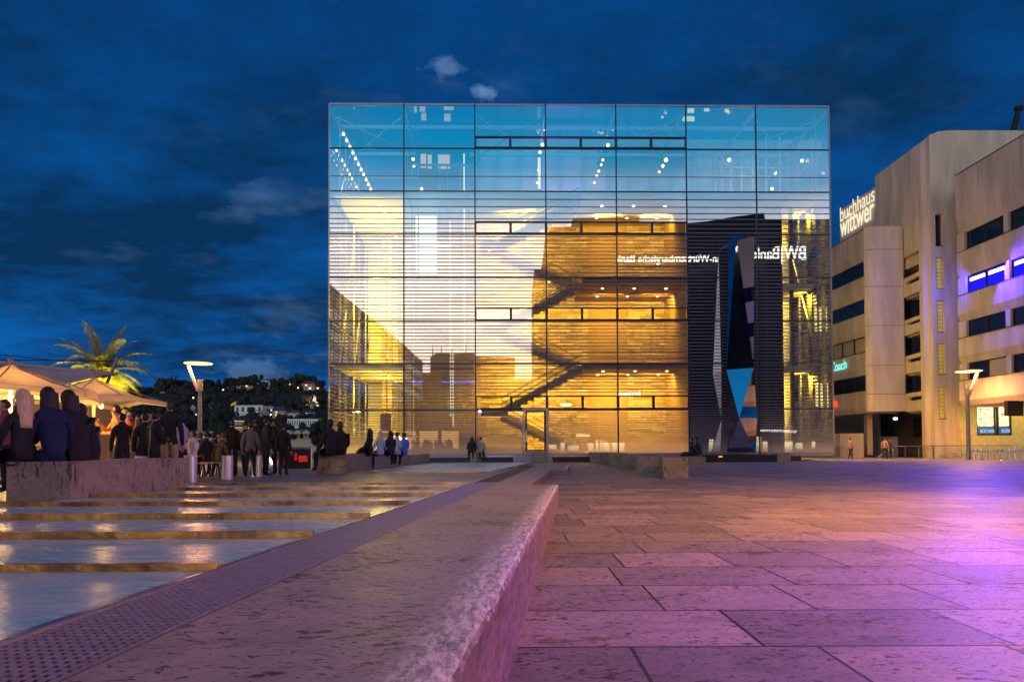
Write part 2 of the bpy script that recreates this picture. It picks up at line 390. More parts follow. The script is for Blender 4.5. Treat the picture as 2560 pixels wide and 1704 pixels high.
slab('stone_bench', 13.62, 27.6, .62, 'narrower travertine bench slab, middle one of the row, set back from the plaza line', 60, .006)
slab('stone_bench', 27.62, 41.4, 0.0, 'farthest low travertine bench slab tapering into the plaza before the steps', 60, .006)

# drain grate
r = thing('drain_grate', T(-1.4,2), 'steel grid cover of the drainage channel between the water basin and the bench', 'drain grate')
mb = MB()
y = 1.2
ys = []
while y < 15: ys.append(y); y += .040 if y < 6 else .056
for y in ys:
    a, b = GL(y)+.012, GR(y)-.004; zt = g(y)+.012
    mb.box((a,y-.003,zt-.008),(b,y+.003,zt))
mb.build('cross_bars', mat('galvanised_violet', (.34,.32,.40), .5, .5, var=.2, scale=20, bmp=.03), r)
mb = MB(); NB = 12
for k in range(NB+1):
    t = k/NB
    for y0, y1 in ((1.2,6),(6,10),(10,15),(15,22),(22,41)):
        if y0 >= 15 and k % 2: continue
        pa = [GL(y)+.012+(GR(y)-.004-GL(y)-.012)*t for y in (y0,y1)]; wd = .003 if k not in (0,NB) else .007
        za, zb = g(y0)+.013, g(y1)+.013
        mb.add([(pa[0]-wd,y0,za-.008),(pa[0]+wd,y0,za-.008),(pa[1]+wd,y1,zb-.008),(pa[1]-wd,y1,zb-.008),(pa[0]-wd,y0,za),(pa[0]+wd,y0,za),(pa[1]+wd,y1,zb),(pa[1]-wd,y1,zb)],
               [(0,3,2,1),(4,5,6,7),(0,1,5,4),(1,2,6,5),(2,3,7,6),(3,0,4,7)])
mb.build('bearing_bars', MATS['galvanised_violet'], r)
mb = MB()
for a, b in zip(YS, YS[1:]):
    mb.quad(T(GL(a)+.0,a,.0065), T(GR(a)+.018,a,.0065), T(GR(b)+.018,b,.0065), T(GL(b)+.0,b,.0065))
tag(structure(mb.build('drain_channel', mat('channel_dark', (.004,.004,.006), .7, var=.3))), None)

# water basin
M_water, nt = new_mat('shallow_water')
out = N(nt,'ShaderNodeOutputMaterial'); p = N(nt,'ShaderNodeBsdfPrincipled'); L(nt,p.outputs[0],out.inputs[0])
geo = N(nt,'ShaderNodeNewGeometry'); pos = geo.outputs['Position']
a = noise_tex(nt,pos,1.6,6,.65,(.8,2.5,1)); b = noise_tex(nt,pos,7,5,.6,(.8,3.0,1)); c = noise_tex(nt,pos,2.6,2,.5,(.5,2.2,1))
L(nt, mixc(nt, ramp(nt,a,[(.38,0),(.66,1)]), (.26,.54,.62), (.52,.66,.70)), p.inputs['Base Color'])  # pale turquoise base stands in for bright reflections on the water
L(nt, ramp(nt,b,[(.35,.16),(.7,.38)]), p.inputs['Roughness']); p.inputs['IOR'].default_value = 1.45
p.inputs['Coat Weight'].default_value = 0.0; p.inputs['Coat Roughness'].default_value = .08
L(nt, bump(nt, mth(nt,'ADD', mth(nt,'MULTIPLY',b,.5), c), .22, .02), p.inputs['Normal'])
px2 = 1.08659
lb = [on_terrace(-260*px2,1185*px2), on_terrace(32*px2,1162*px2), on_terrace(227*px2,1143*px2), on_terrace(368*px2,1126*px2), on_terrace(470*px2,1112*px2)]
lefts = [(-9.0,-2.0)]+[(v.x,v.y) for v in lb]
Yend = lefts[-1][1]+.3
def PL(y):
    pts = lefts
    for p_, q_ in zip(pts, pts[1:]):
        if p_[1] <= y <= q_[1]: return p_[0]+(q_[0]-p_[0])*(y-p_[1])/(q_[1]-p_[1])
    return pts[-1][0] if y > pts[-1][1] else pts[0][0]
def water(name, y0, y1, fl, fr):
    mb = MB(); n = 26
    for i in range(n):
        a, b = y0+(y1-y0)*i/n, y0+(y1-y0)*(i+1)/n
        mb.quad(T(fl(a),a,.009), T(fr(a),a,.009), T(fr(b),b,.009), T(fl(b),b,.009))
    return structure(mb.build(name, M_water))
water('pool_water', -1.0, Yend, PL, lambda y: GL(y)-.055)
r = thing('pool_kerb', T(GL(4),4), 'thin bright metal rim between the basin water and the drain grate', 'metal rim')
mb = MB()
for a, b in zip([-1,2,5,8,11,14,17,20],[2,5,8,11,14,17,20,Yend]):
    for o1, o2, h in ((-.055,-.012,.016),(-.012,.004,.024)):
        A = [(GL(y)+o, y) for y, o in ((a,o1),(a,o2),(b,o2),(b,o1))]
        mb.prism(A, lambda p: g(p[1])-.01, lambda p, h=h: g(p[1])+h)
o = mb.build('metal_strip', M_steel, r)
M_bar, nt = new_mat('weir_steel_gold_glints')
out = N(nt,'ShaderNodeOutputMaterial'); p = N(nt,'ShaderNodeBsdfPrincipled'); L(nt,p.outputs[0],out.inputs[0])
geo = N(nt,'ShaderNodeNewGeometry'); a = noise_tex(nt,geo.outputs['Position'],1.3,5,.65,(1,.2,.2)); b = noise_tex(nt,geo.outputs['Position'],7,3,.6,(1,.3,1))
L(nt, mixc(nt, ramp(nt,a,[(.35,0),(.65,1)]), (.22,.11,.03), (1.0,.66,.20)), p.inputs['Base Color'])  # brown-to-gold patches paint warm glints and reflected light into the steel
p.inputs['Metallic'].default_value = .85; p.inputs['Roughness'].default_value = .30
L(nt, bump(nt,b,.5,.03), p.inputs['Normal'])
names = ['nearest steel weir bar across the basin, ending at the drain in the foreground','second steel weir bar in the basin, counted from the foreground','third steel weir bar in the basin, counted from the foreground',
 'fourth steel weir bar, its dark left end just inside the picture','fifth steel weir bar, its left end in front of the long stone block','sixth steel weir bar, its left end beyond the corner of the stone block','farthest and shortest steel weir bar of the near basin']
BARS = [(1291,1317,-140,525),(1216,1240,-140,763),(1175,1194.5,-140,890),(1148,1162.5,32,966),(1129.5,1143,227,1030),(1116,1126.5,368,1062),(1107,1114.5,478,1098)]
for (yt,yb,xl,xr), lbn in zip(BARS, names):
    q = on_terrace(xr*px2-4, yb*px2); Y = q.y; h = (yb-yt)*px2*Y/F_*.82
    ql = on_terrace(xl*px2, yb*px2); x0, x1 = max(ql.x,-9) if xl > 0 else -6.5, GL(Y)+.005
    r = thing('weir_bar', (x1,Y,g(Y)), lbn, 'weir bar', 'steel bars across the water basin')
    mb = MB(); mb.box((x0,Y,g(Y)-.02),(x1,Y+.035,g(Y)+h)); k = x0+.4; mb.mi = 1
    while k < x1-.2:
        if k > -5: mb.tube((k,Y-.004,g(Y)+h*.62),(k,Y+.002,g(Y)+h*.62),.012,n=10)
        k += random.uniform(.45,.8)
    mb.build('bar', [M_bar, M_steel], r)
# far basin in front of the steps
fb = [on_terrace(825*px2,1085*px2), on_terrace(1120*px2,1087*px2), on_terrace(1232*px2,1066*px2), on_terrace(1000*px2,1067*px2)]
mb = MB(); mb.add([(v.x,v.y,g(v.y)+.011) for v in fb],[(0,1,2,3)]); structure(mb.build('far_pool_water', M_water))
for k in range(6):
    t = k/5.0; a = fb[0].lerp(fb[3],t); b = fb[1].lerp(fb[2],t)
    r = thing('weir_bar', (b.x,b.y,g(b.y)), 'low steel bar across the far rippling basin near the steps, number %s from the front' % ['one','two','three','four','five','six'][k], 'weir bar', 'steel bars across the far basin')
    mb = MB(); mb.box((a.x,b.y,g(b.y)),(b.x,b.y+.05,g(b.y)+.045)); mb.build('bar', M_bar, r)

# ------------------------------------------------------------------ museum
MU = thing('glass_museum', FP(0,0), 'large glass cube museum glowing amber inside with striped glazing and cloud reflections', 'museum')
M_gl = glass('facade_glass', .42, (.86,.93,.95), wob=.003)
M_glb = glass('facade_glass_base', .34, (.86,.90,.90), wob=.003, milk=.12)
M_clear = glass('clear_glass', .16, (.95,.97,.97))
M_stripe = mat('printed_stripe', (.17,.13,.19), .6, var=.05, bmp=0)
# stripe heights from the photograph (pixel rows at the left edge of the facade)
SP = []
v = 499.0
for stp in (19,16,14.5,12.5,11.3,10.6,10.2): SP.append(v); v += stp
while v < 1020: SP.append(v); v += 9.3-1.4*(v-590)/430
while v < 1112: SP.append(v); v += 6.0
def pz(y): return FZ1-26.0*(y-260)/877
SZ = [pz(v) for v in SP]
VENT = [(341,371),(555.5,587),(771.5,804),(991.5,1026)]        # vent strips in the three middle bays
vents = [(pz(a),pz(b)) for a, b in VENT]
door_u = (fpx(1306,1080)[0], fpx(1372,1080)[0])
for bi in range(7):
    for ri in range(8):
        u0, u1, z1, z0 = UB[bi]+.03, UB[bi+1]-.03, ZR[ri]-.035, ZR[ri+1]+.035
        vent = 2 <= bi <= 4 and ri in (0,2,4,6)
        zb = vents[ri//2][0]+.02 if vent else z0
        mb = MB(); mb.keepn = True
        spans = [(u0,u1)]
        if ri == 7 and bi in (2,3):
            spans = [(u0,door_u[0])] if bi == 2 else [(door_u[1],u1)]
        for a, b in spans: mb.quad(FP(a,zb),FP(b,zb),FP(b,z1),FP(a,z1))
        o = mb.build('glass_panel', M_glb if ri == 7 else M_gl, MU)
        mb = MB()
        for zz in SZ:
            if zb+.02 < zz < z1-.02:
                th = .030 if ri < 7 else .022
                for a, b in spans: mb.fbox(a+.02,b-.02,zz-th,zz+th,-.035,-.012)
        if ri == 1: mb.fbox(u0,u1,pz(441.5)-.02,pz(441.5)+.02,-.035,-.012)
        if mb.v: mb.build('printed_stripes', M_stripe, o)
        if vent:
            um = (u0+u1)/2
            for a, b in ((u0+.06,um-.09),(um+.09,u1-.06)):
                fr = MB(); zt_, zb_ = vents[ri//2]
                for (c,d_,e,f_) in ((a-.09,b+.09,zt_-.07,zt_+.02),(a-.09,b+.09,zb_+.03,zb_+.12),(a-.09,a,zb_+.12,zt_-.07),(b,b+.09,zb_+.12,zt_-.07)): fr.fbox(c,d_,e,f_,-.09,.12)
                vf = fr.build('vent_window', M_frame, MU)
                mb = MB(); mb.quad(FP(a,zb_+.12,.03),FP(b,zb_+.12,.03),FP(b,zt_-.07,.03),FP(a,zt_-.07,.03)); mb.build('pane', M_gl, vf)
for k, u in enumerate(UB):
    mb = MB(); mb.fbox(u-.045,u+.045,FZ0-.02,FZ1+.05,-.05,.16); mb.build('mullion', M_frame if 0<k<7 else M_alu, MU)
for k, z_ in enumerate(ZR):
    mb = MB(); wd = .075 if k in (0,8) else .04
    for i in range(7): mb.fbox(UB[i]+.045,UB[i+1]-.045,z_-wd,z_+wd,-.045,.14)
    mb.build('transom', M_alu if k in (0,8) else M_frame, MU)
# entrance door
dz0, dz1 = FZ0+.08, pz(1022)
mb = MB(); a, b = door_u
for q in ((a,a+.17,dz0,dz1),(b-.17,b,dz0,dz1),(a+.17,b-.17,dz1-.2,dz1),(a+.17,b-.17,dz0,dz0+.18)): mb.fbox(*q,-.16,.1)
fr = mb.build('entrance_door', M_alu, MU)
mb = MB(); mb.quad(FP(a+.35,dz0+.2,-.03),FP(b-.35,dz0+.2,-.03),FP(b-.35,dz1-.3,-.03),FP(a+.35,dz1-.3,-.03)); mb.build('pane', M_clear, fr)
mb = MB()
for q in ((a+.2,a+.35,dz0+.18,dz1-.2),(b-.35,b-.2,dz0+.18,dz1-.2),(a+.35,b-.35,dz1-.3,dz1-.2),(a+.35,b-.35,dz0+.18,dz0+.26)): mb.fbox(*q,-.1,.02)
mb.build('door_leaf', M_frame, fr)
mb = MB(); p0 = FP(a+.3,2.0,-.12); mb.tube(FP(a+.28,1.5,-.16),FP(a+.28,2.4,-.16),.02); mb.build('handle', M_steel, fr)
# plinth, sill and underside
DEP = 27.0
ub_r = fpx(2004,1140)[0]
mb = MB(); mb.fbox(fpx(1040,1140)[0]-1,ub_r,-.02,FZ0-.09,.05,DEP-1.5); mb.build('plinth', M_black, MU)
mb = MB(); mb.fbox(fpx(1760,1140)[0],fpx(1943,1140)[0],0,FZ0-.1,-1.9,-.02); mb.build('black_bench', M_black, MU)
mb = MB(); mb.fbox(0.05,FW-.05,FZ0-.20,FZ0-.08,0,DEP); mb.build('soffit', M_alu, MU)
mb = MB(); mb.fbox(fpx(1215,1140)[0],fpx(1282,1140)[0],.42,.50,-.25,.04); mb.fbox(fpx(1375,1140)[0],fpx(1478,1140)[0],.42,.50,-.25,.04); mb.build('sill', M_steel, MU)
mb = MB()
for k in range(4): mb.fbox(fpx(1282,1140)[0],fpx(1379,1140)[0],.13*k,.13*k+.05,-1.6+.36*k,-1.2+.36*k); 
for k in range(4): mb.fbox(fpx(1283,1140)[0],fpx(1378,1140)[0],.13*k-.08,.13*k-.001,-1.5+.36*k,-.05)
mb.build('steps', mat('step_stone', (.55,.55,.58), .5), MU)

# ---- inside
M_core, nt = new_mat('split_stone')
out = N(nt,'ShaderNodeOutputMaterial'); p = N(nt,'ShaderNodeBsdfPrincipled'); L(nt,p.outputs[0],out.inputs[0]); p.inputs['Roughness'].default_value=.8
tc = N(nt,'ShaderNodeTexCoord'); rt = N(nt,'ShaderNodeMapping'); rt.inputs['Rotation'].default_value = (R(90),0,0); L(nt,tc.outputs['Object'],rt.inputs[0])
br = N(nt,'ShaderNodeTexBrick'); br.inputs['Scale'].default_value=1; br.inputs['Brick Width'].default_value=.9; br.inputs['Row Height'].default_value=.22; br.inputs['Mortar Size'].default_value=.012
br.inputs['Color1'].default_value=(.72,.58,.36,1); br.inputs['Color2'].default_value=(.36,.25,.13,1); br.inputs['Mortar'].default_value=(.06,.04,.02,1); br.squash=1.6; br.squash_frequency=3
L(nt,rt.outputs[0],br.inputs['Vector']); nz = noise_tex(nt,tc.outputs['Object'],2.4,8,.7,(1,1,2.6))
L(nt, mixc(nt,.9,br.outputs['Color'],ramp(nt,nz,[(.3,.55),(.7,1.25)]),'MULTIPLY'), p.inputs['Base Color'])
L(nt, bump(nt, mth(nt,'SUBTRACT',nz,br.outputs['Fac']), 1.0, .14), p.inputs['Normal'])
M_panel = mat('smooth_ochre_panel', (.36,.24,.12), .7, var=.12, scale=.6, bmp=0)
M_int = mat('interior_plaster', (.72,.66,.55), .8, var=.05, bmp=0)
M_cool = mat('cool_grey_interior', (.30,.36,.40), .6, var=.08, bmp=0)
M_brown = mat('brown_interior', (.22,.15,.10), .7, var=.15, bmp=0)
M_fl = mat('floor_slab_concrete', (.55,.48,.38), .6, var=.06, bmp=0)
M_lamp = emis('downlight_glow', (1,.7,.32), 14)
M_cold = emis('lift_light', (.86,1.0,.72), 2.2)
AMB = (1.0,.55,.055); YEL = (1.0,.66,.04)
U = lambda px, d: fpx(px,1100,d)[0]
ZP = lambda py, d: fpx(1400,py,d)[1]
DC = 7.0
LV = [FZ0, ZR[6], ZR[4], ZR[2]]
# core wall with rough and smooth fields
mb = MB(); mb.fbox(U(1188,DC),U(1471,DC),FZ0,LV[3],DC,DC+.6); mb.fbox(U(1571,DC),U(1682,DC),FZ0,LV[3],DC,DC+.6); mb.build('stone_core_wall', M_core, MU)
mb = MB(); mb.fbox(U(1471,DC)+.01,U(1571,DC)-.01,FZ0,LV[3],DC+.15,DC+.6); mb.fbox(U(1682,DC)+.01,U(1745,DC),FZ0,LV[3],DC+.1,DC+.6); mb.build('smooth_wall_panel', M_panel, MU)
us0 = U(1457,1); ue = UB[5]-.02
for zl in LV[1:]:
    a = us0 if zl != LV[3] else UB[2]
    mb = MB(); mb.fbox(us0,ue,zl-.28,zl+.02,.3,DC); mb.build('floor_slab', M_panel if zl != LV[3] else M_int, MU)
# fascia beams of slabs + downlights
for li, zl in enumerate(LV[1:]):
    mb = MB()
    for du in (1510,1590,1670):
        for dd in (2.2,5.0): 
            u_ = U(du,2); mb.lathe(FP(u_,zl-.33,dd), [(.09,0),(.11,.05)], 12)
    mb.build('downlights', M_lamp, MU)
    for du in (1530,1650):
        o = area('gallery_light', FP(U(du,3),zl-.45,3.9), 2.2, 620 if li<2 else 420, AMB, target=FP(U(du,3),zl-3.2,7.0), sy=.5); 
# grazing lights for the core in the stair void and all floors
for zl, e in ((ZR[6]-.4,1500),(ZR[4]-.4,1500),(ZR[2]-.5,1400)):
    area('wall_washer', FP(U(1290,4),zl,3.2), 3.0, e, AMB, target=FP(U(1310,6),zl-3.6,7), sy=.6)
# ground-floor glow
area('foyer_light', FP(U(1560,3),LV[1]-.6,2.5), 4.0, 850, AMB, target=FP(U(1560,3),0,5), sy=1.5)
# stair: landing at the left, flights arriving at the slab edge
M_st = mat('stair_concrete', (.42,.36,.28), .6, var=.1, bmp=0)
for k in range(3):
    z0, z1 = LV[k], LV[k+1]; zm = (z0+z1)/2; ul = U(1252,3); ur = us0
    mb = MB(); n = 12
    def flight(ua,za,ub_,zb,d0,d1):
        for i in range(n):
            a = ua+(ub_-ua)*i/n; b = ua+(ub_-ua)*(i+1)/n; zz = za+(zb-za)*(i+1)/n
            lo, hi = min(a,b), max(a,b)
            mb.fbox(lo,hi,zz-.32-abs(zb-za)/n,zz,d0,d1)
        th = .28
        for dd in (d0-.06,d1+.001):
            mb.add([FP(ua,za-.36,dd),FP(ub_,zb-.36,dd),FP(ub_,zb+.12,dd),FP(ua,za+.12,dd),FP(ua,za-.36,dd+.06),FP(ub_,zb-.36,dd+.06),FP(ub_,zb+.12,dd+.06),FP(ua,za+.12,dd+.06)],
               [(0,1,2,3),(7,6,5,4),(0,3,7,4),(1,5,6,2),(3,2,6,7),(0,4,5,1)])
    flight(ul,zm,ur,z1,1.6,2.9); flight(ul,zm,ur,z0+.3,3.6,4.9)
    mb.fbox(ul-1.5,ul,zm-.3,zm,1.6,4.9)
    st = mb.build('staircase', M_st, MU)
    mb = MB()
    for (za,zb,dd) in ((zm,z1,1.62),(zm,z1,2.9),(zm,z0,3.62)):
        for hh in (.95,.5): mb.tube(FP(ul,za+hh,dd),FP(ur,zb+hh,dd),.03,n=6)
    for hh in (.95,.5): mb.tube(FP(ul-1.5,zm+hh,1.62),FP(ul,zm+hh,1.62),.03,n=6); mb.tube(FP(ur,z1+hh,.5),FP(ue,z1+hh,.5),.025,n=6) if k<2 else None
    mb.build('handrail', M_frame, st)
# bay two: lift shaft with luminous panels, brownish wall behind
mb = MB(); mb.fbox(UB[1]-.1,UB[2]+.2,FZ0,ZR[2],6,6.3); mb.build('shaft_wall', mat('shaft_wall', (.36,.27,.19), .7, var=.2, scale=.5, bmp=0), MU)
mb = MB(); mb.fbox(U(1040,4),U(1093,4),ZP(684,4),ZP(542,4),3.9,4.0); mb.build('lit_lift_cabin', M_cold, MU)
mb = MB()
for px_, y0, y1 in ((1127,556,1040),(1162,386,880),(1133,880,1065)): mb.fbox(U(px_,3.6)-.05,U(px_,3.6)+.05,ZP(y1,3.6),ZP(y0,3.6),3.5,3.6)
mb.build('light_line', emis('warm_light_line', (1,.8,.5), 1.4), MU)
mb = MB()
for px_ in (1030,1046,1100,1120,1152,1172): mb.fbox(U(px_,3)-.05,U(px_,3)+.05,FZ0,ZR[1],3.0,3.12)
for z_ in ZR[1:8]: mb.fbox(UB[1]+.3,UB[2]-.2,z_-.05,z_+.1,3.0,3.12)
mb.build('lift_frame', M_cool, MU)
area('shaft_light', FP(UB[1]+2.5,ZR[3],2.0), 1.5, 150, (1,.75,.4), target=FP(UB[1]+2.5,5,6), sy=4)
area('shaft_light', FP(UB[1]+2.5,ZR[7]+1,2.0), 3, 60, AMB, target=FP(UB[1]+2.5,2,6), sy=1)
# bay one: yellow hall
mb = MB(); mb.fbox(.4,UB[1]-.1,FZ0,ZR[2],13,13.3); mb.build('back_wall', M_int, MU)
mb = MB(); mb.fbox(UB[1]-.12,UB[1]+.02,FZ0,ZR[2],.4,13); mb.build('partition_wall', M_int, MU)
for z_ in (ZR[2],ZR[6]):
    mb = MB(); mb.fbox(.3,UB[1]-.13,z_-.30,z_,.3,13); mb.build('floor_slab', M_int, MU)
mb = MB()
for px_, d_ in ((960,9),(975,9),(1000,11)): mb.fbox(U(px_,d_)-.18,U(px_,d_)+.18,FZ0,ZR[2]-.3,d_,d_+.3)
mb.fbox(U(952,1),U(978,1),FZ0,pz(1032),.8,1.1)
mb.build('column', mat('brown_column', (.20,.13,.11), .6, bmp=0), MU)
for z_, e in ((ZR[2]-.5,2600),(ZR[4],3400),(ZR[6]-.5,2600)):
    area('hall_light', FP(2.8,z_,5.0), 3.0, e, YEL, target=FP(2.8,z_-5,9), sy=5)
mb = MB()
for dd in (2,4,6,8,10):
    for z_ in (ZR[2],ZR[6]): mb.lathe(FP(3.4,z_-.34,dd), [(.07,0),(.09,.04)], 10)
mb.build('downlights', M_lamp, MU)
for z_ in (ZR[2]-2.5,ZR[4]-1,ZR[6]-1.6,ZR[7]-1.2):
    for d_ in (3.0,8.0): point('hall_lamp', FP(3.0,z_,d_), 330, YEL, .25)
for z_ in (ZR[2]+3.0,): point('roof_lamp', FP(2.4,z_,3.0), 160, (1,.75,.5), .25); point('roof_lamp', FP(33,z_,4.0), 120, (1,.75,.5), .25)
# glazed left flank with slats, posts and braces
mb = MB(); mb.keepn = True; mb.quad(FP(.04,FZ0,DEP),FP(.04,FZ0,.1),FP(.04,FZ1,.1),FP(.04,FZ1,DEP)); mb.build('flank_glass', M_clear, MU)
mb = MB(); mb.keepn = True; mb.quad(FP(FW-.04,FZ0,.1),FP(FW-.04,FZ0,DEP),FP(FW-.04,FZ1,DEP),FP(FW-.04,FZ1,.1)); mb.build('flank_glass', M_clear, MU)
for u_, nm in ((.0,'left'),(FW,'right')):
    mb = MB(); sgn = -1 if u_ == 0 else 1
    z_ = ZR[2]-.6
    while z_ > FZ0+.4: mb.fbox(u_-.02,u_+.02,z_-.028,z_+.028,.2,DEP); z_ -= .30
    mb.build('flank_stripes', M_stripe, MU)
    mb = MB()
    for k in range(6):
        d_ = DEP*k/5; mb.fbox(u_-.06,u_+.06,FZ0,FZ1,max(d_-.05,.17),d_+.05+.12)
    for z_ in ZR[:]: mb.fbox(u_-.05,u_+.05,z_-.05,z_+.05,.17,DEP)
    mb.build('flank_frame', M_alu, MU)
    mb = MB()
    for k in range(3):
        i = sgn*-.55; d0 = 1+k*5
        mb.tube(FP(u_+i,ZR[2],d0),FP(u_+i,FZ1-.4,d0+4.5),.07,n=6); mb.tube(FP(u_+i,ZR[6],d0),FP(u_+i,ZR[2],d0+6),.06,n=6)
        mb.tube(FP(u_+i,FZ0,d0),FP(u_+i,FZ1-.2,d0),.08,n=8)
    mb.build('steel_brace', M_alu, MU)
# bays six and seven: dark wall, then yellow rooms at the right end
uD = U(1962,2)
mb = MB(); mb.fbox(UB[5]+.05,uD,FZ0,ZR[2],2.0,2.3); mb.build('dark_wall', mat('dark_wall', (.028,.030,.036), .7, bmp=0), MU)
mb = MB(); mb.fbox(UB[5]-.01,UB[5]+.13,FZ0,ZR[2],.25,DC); mb.build('partition_wall', M_panel, MU)
mb = MB(); mb.fbox(uD-.4,FW-.4,FZ0,ZR[2],6.5,6.8); mb.fbox(uD-.3,uD-.1,FZ0,ZR[2],2.3,6.5); mb.build('back_wall', M_int, MU)
for z_ in (ZR[2],ZR[4],ZR[6]):
    mb = MB(); mb.fbox(uD,FW-.35,z_-.3,z_,2.0 if z_ != ZR[2] else .4,6.5); mb.build('floor_slab', M_int, MU)
mb = MB()
for px_, d_ in ((1985,2.5),(2030,3.0),(2066,5)): mb.fbox(U(px_,d_)-.12,U(px_,d_)+.12,FZ0,ZR[2],d_,d_+.25)
mb.build('column', mat('dark_bronze', (.10,.085,.06), .5, .3, bmp=0), MU)
for z_, e in ((ZR[2]-.6,1300),(ZR[4]-.6,1900),(ZR[6]-.6,1900)):
    area('side_room_light', FP(U(2015,4),z_,3.0), 1.6, e, YEL, target=FP(U(2015,6),z_-3.5,6.5), sy=2)
mb = MB()
for z_ in (ZR[4],ZR[6]): mb.fbox(U(2020,8),U(2050,8),z_-2.9,z_-.9,6.4,6.48)
mb.build('lit_showcase', emis('showcase_glow', (1,.78,.25), 2.4), MU)
# roof-top restaurant storey
zt = ZR[2]
mb = MB(); mb.fbox(.3,us0,zt-.10,zt,.3,12); mb.fbox(ue+.1,FW-.3,zt-.1,zt,.3,1.95); mb.build('restaurant_floor', M_cool, MU)
mb = MB(); mb.fbox(U(1010,10),U(1190,10),zt,ZR[0]-2.4,9.6,10); mb.fbox(U(1190,10),U(2060,10),zt,zt+.25,9.8,10); mb.fbox(U(1190,10),U(2060,10),ZP(376,10),ZP(350,10),9.8,10); mb.build('restaurant_back_wall', M_cool, MU)
M_bl = mat('pale_blind', (.62,.60,.66), .8, var=.05, bmp=0)
bl = MB(); pf = MB(); x = 1196
while x < 1905:
    wd = random.choice((56,60,50)); a, b = U(x+5,10), U(x+wd-5,10); z_ = zt+.3
    while z_ < ZP(378,10)-.1: bl.fbox(a,b,z_,z_+.10,9.75,9.78); z_ += .125
    pf.fbox(U(x-5,10),U(x+4,10),zt,ZP(376,10),9.5,9.9); x += wd
bl.build('blinds', M_bl, MU); pf.build('window_posts', M_cool, MU)
mb = MB()
for k in range(8):
    mb.fbox(UB[k]-.06,UB[k]+.06,FZ1-.42,FZ1-.1,.2,DEP)
for d_ in (3,8,13,18,23,27): mb.fbox(.1,FW-.1,FZ1-.38,FZ1-.12,d_,d_+.15)
for k in range(0,7,2):
    mb.tube(FP(UB[k],FZ1-.5,.5),FP(UB[k+1],FZ1-.5,8),.05,n=6); mb.tube(FP(UB[k+1],FZ1-.5,.5),FP(UB[k],FZ1-.5,8),.05,n=6)
mb.build('roof_truss', mat('roof_steel', (.35,.45,.52), .4, .4, bmp=0), MU)
mb = MB(); mb.keepn=True; mb.quad(FP(0,FZ1+.02,0),FP(FW,FZ1+.02,0),FP(FW,FZ1+.02,DEP),FP(0,FZ1+.02,DEP)); mb.build('roof_glass', glass('roof_glass',.12,(.7,.88,.92)), MU)
mb = MB()
for k in range(8): mb.fbox(UB[k]-.05,UB[k]+.05,FZ0,FZ1,DEP-.1,DEP)
for z_ in ZR: mb.fbox(0,FW,z_-.05,z_+.05,DEP-.12,DEP+.0)
mb.build('rear_frame', M_alu, MU)
mb = MB(); mb.fbox(.3,FW-.3,FZ0,ZR[2]-.3,14.5,14.8); mb.build('core_back', M_brown, MU)
M_bulb = emis('bulb_glow', (1,.62,.26), 6)
def bulb_at(p, r_):
    mb = MB(); mb.ell(p, r_, r_, r_, 8, 6); mb.build('lamp_bulb', M_bulb, MU)
def bulb(px_, py_, d_, r_): 
    u_, z_ = fpx(px_,py_,d_); bulb_at(FP(u_,z_,d_), r_)
for (px_,py_,d_,r_) in ((1362,322,4,.16),(1356,362,5,.14),(1350,381,6,.13),(1346,425,8,.1),(1343,457,9,.09),(1532,321,4,.16),(1520,363,5,.14),(1507,400,7,.11),(1503,412,7.5,.1),(1497,428,8,.1),(1492,439,9,.1),(1486,457,9,.09),
     (1665,400,5,.16),(1657,415,6,.13),(1648,430,7,.10),(1823,400,5,.14),(1938,432,5,.14),(2005,402,4,.13),(1930,472,4,.12),(1033,398,3,.12),(1035,416,3,.09),(1054,472,3,.12),(1061,495,3,.1),(1065,508,3,.09),(1492,510,3,.13),(1577,511,3,.13),(1662,511,3,.13),(1484,541,6,.1),(1566,543,6,.1),(1650,543,6,.1),(1396,534,4,.08),(1372,705,4,.08),(1494,721,3,.1),(1580,721,3,.1),(1667,721,3,.1),(1222,609,3,.08),(1223,627,3,.08),(1308,581,3,.1)): bulb(px_,py_,d_,r_)
for k in range(11):
    t = k/10; d_ = 1+11*t; bulb_at(FP(.82,pz(321),d_),.11)
    bulb_at(FP(.35,pz(366),.8+9*t),.08)
mb = MB(); mb.fbox(.72,.92,pz(321)+.1,pz(321)+.25,.8,12.2); mb.fbox(.28,.42,pz(366)+.08,pz(366)+.2,.6,10); mb.build('light_rail', M_alu, MU)
mb = MB()
mb.fbox(U(1348,6),U(1355,6),ZP(472,6),ZP(394,6),6,6.05); mb.build('light_line', MATS['warm_light_line'], MU)
area('violet_bar_light', FP(U(1400,8),zt+1.2,8.8), 4, 300, (.50,.05,1), target=FP(U(1400,9),zt+1.2,9.9), sy=.5); point('violet_bar_light', FP(U(1395,8),zt+1.0,9.2), 160, (.75,.05,1), .2)
area('restaurant_light', FP(U(1400,6),FZ1-3.2,5.5), 12, 150, (.9,.75,.8), target=FP(U(1400,6),zt,8), sy=2)
mb = MB(); mb.fbox(UB[1]+.5,UB[2]-.6,zt,FZ1-1.2,4.2,8.5); mb.fbox(U(1500,9),U(1720,9),ZP(372,9),FZ1-.9,8.5,9.2); mb.build('service_core', mat('service_core_blue',(.02,.05,.08),.5,bmp=0), MU)
M_owin = emis('window_reflection_glow',(1,.62,.36),.75)  # glowing panels stand in for lit windows reflected in the glass
for (a,b,c,d) in ((1050,1064,266,280),(1036,1042,266,282),(1111,1136,266,276),(1054,1066,284,302),(1112,1128,286,304),(1052,1066,386,420),(1096,1126,388,422),(1070,1080,388,422)):
    mb = MB(); mb.fbox(U(a,4.1),U(b,4.1),ZP(d,4.1),ZP(c,4.1),4.1,4.18); mb.build('window_reflection', M_owin, MU)
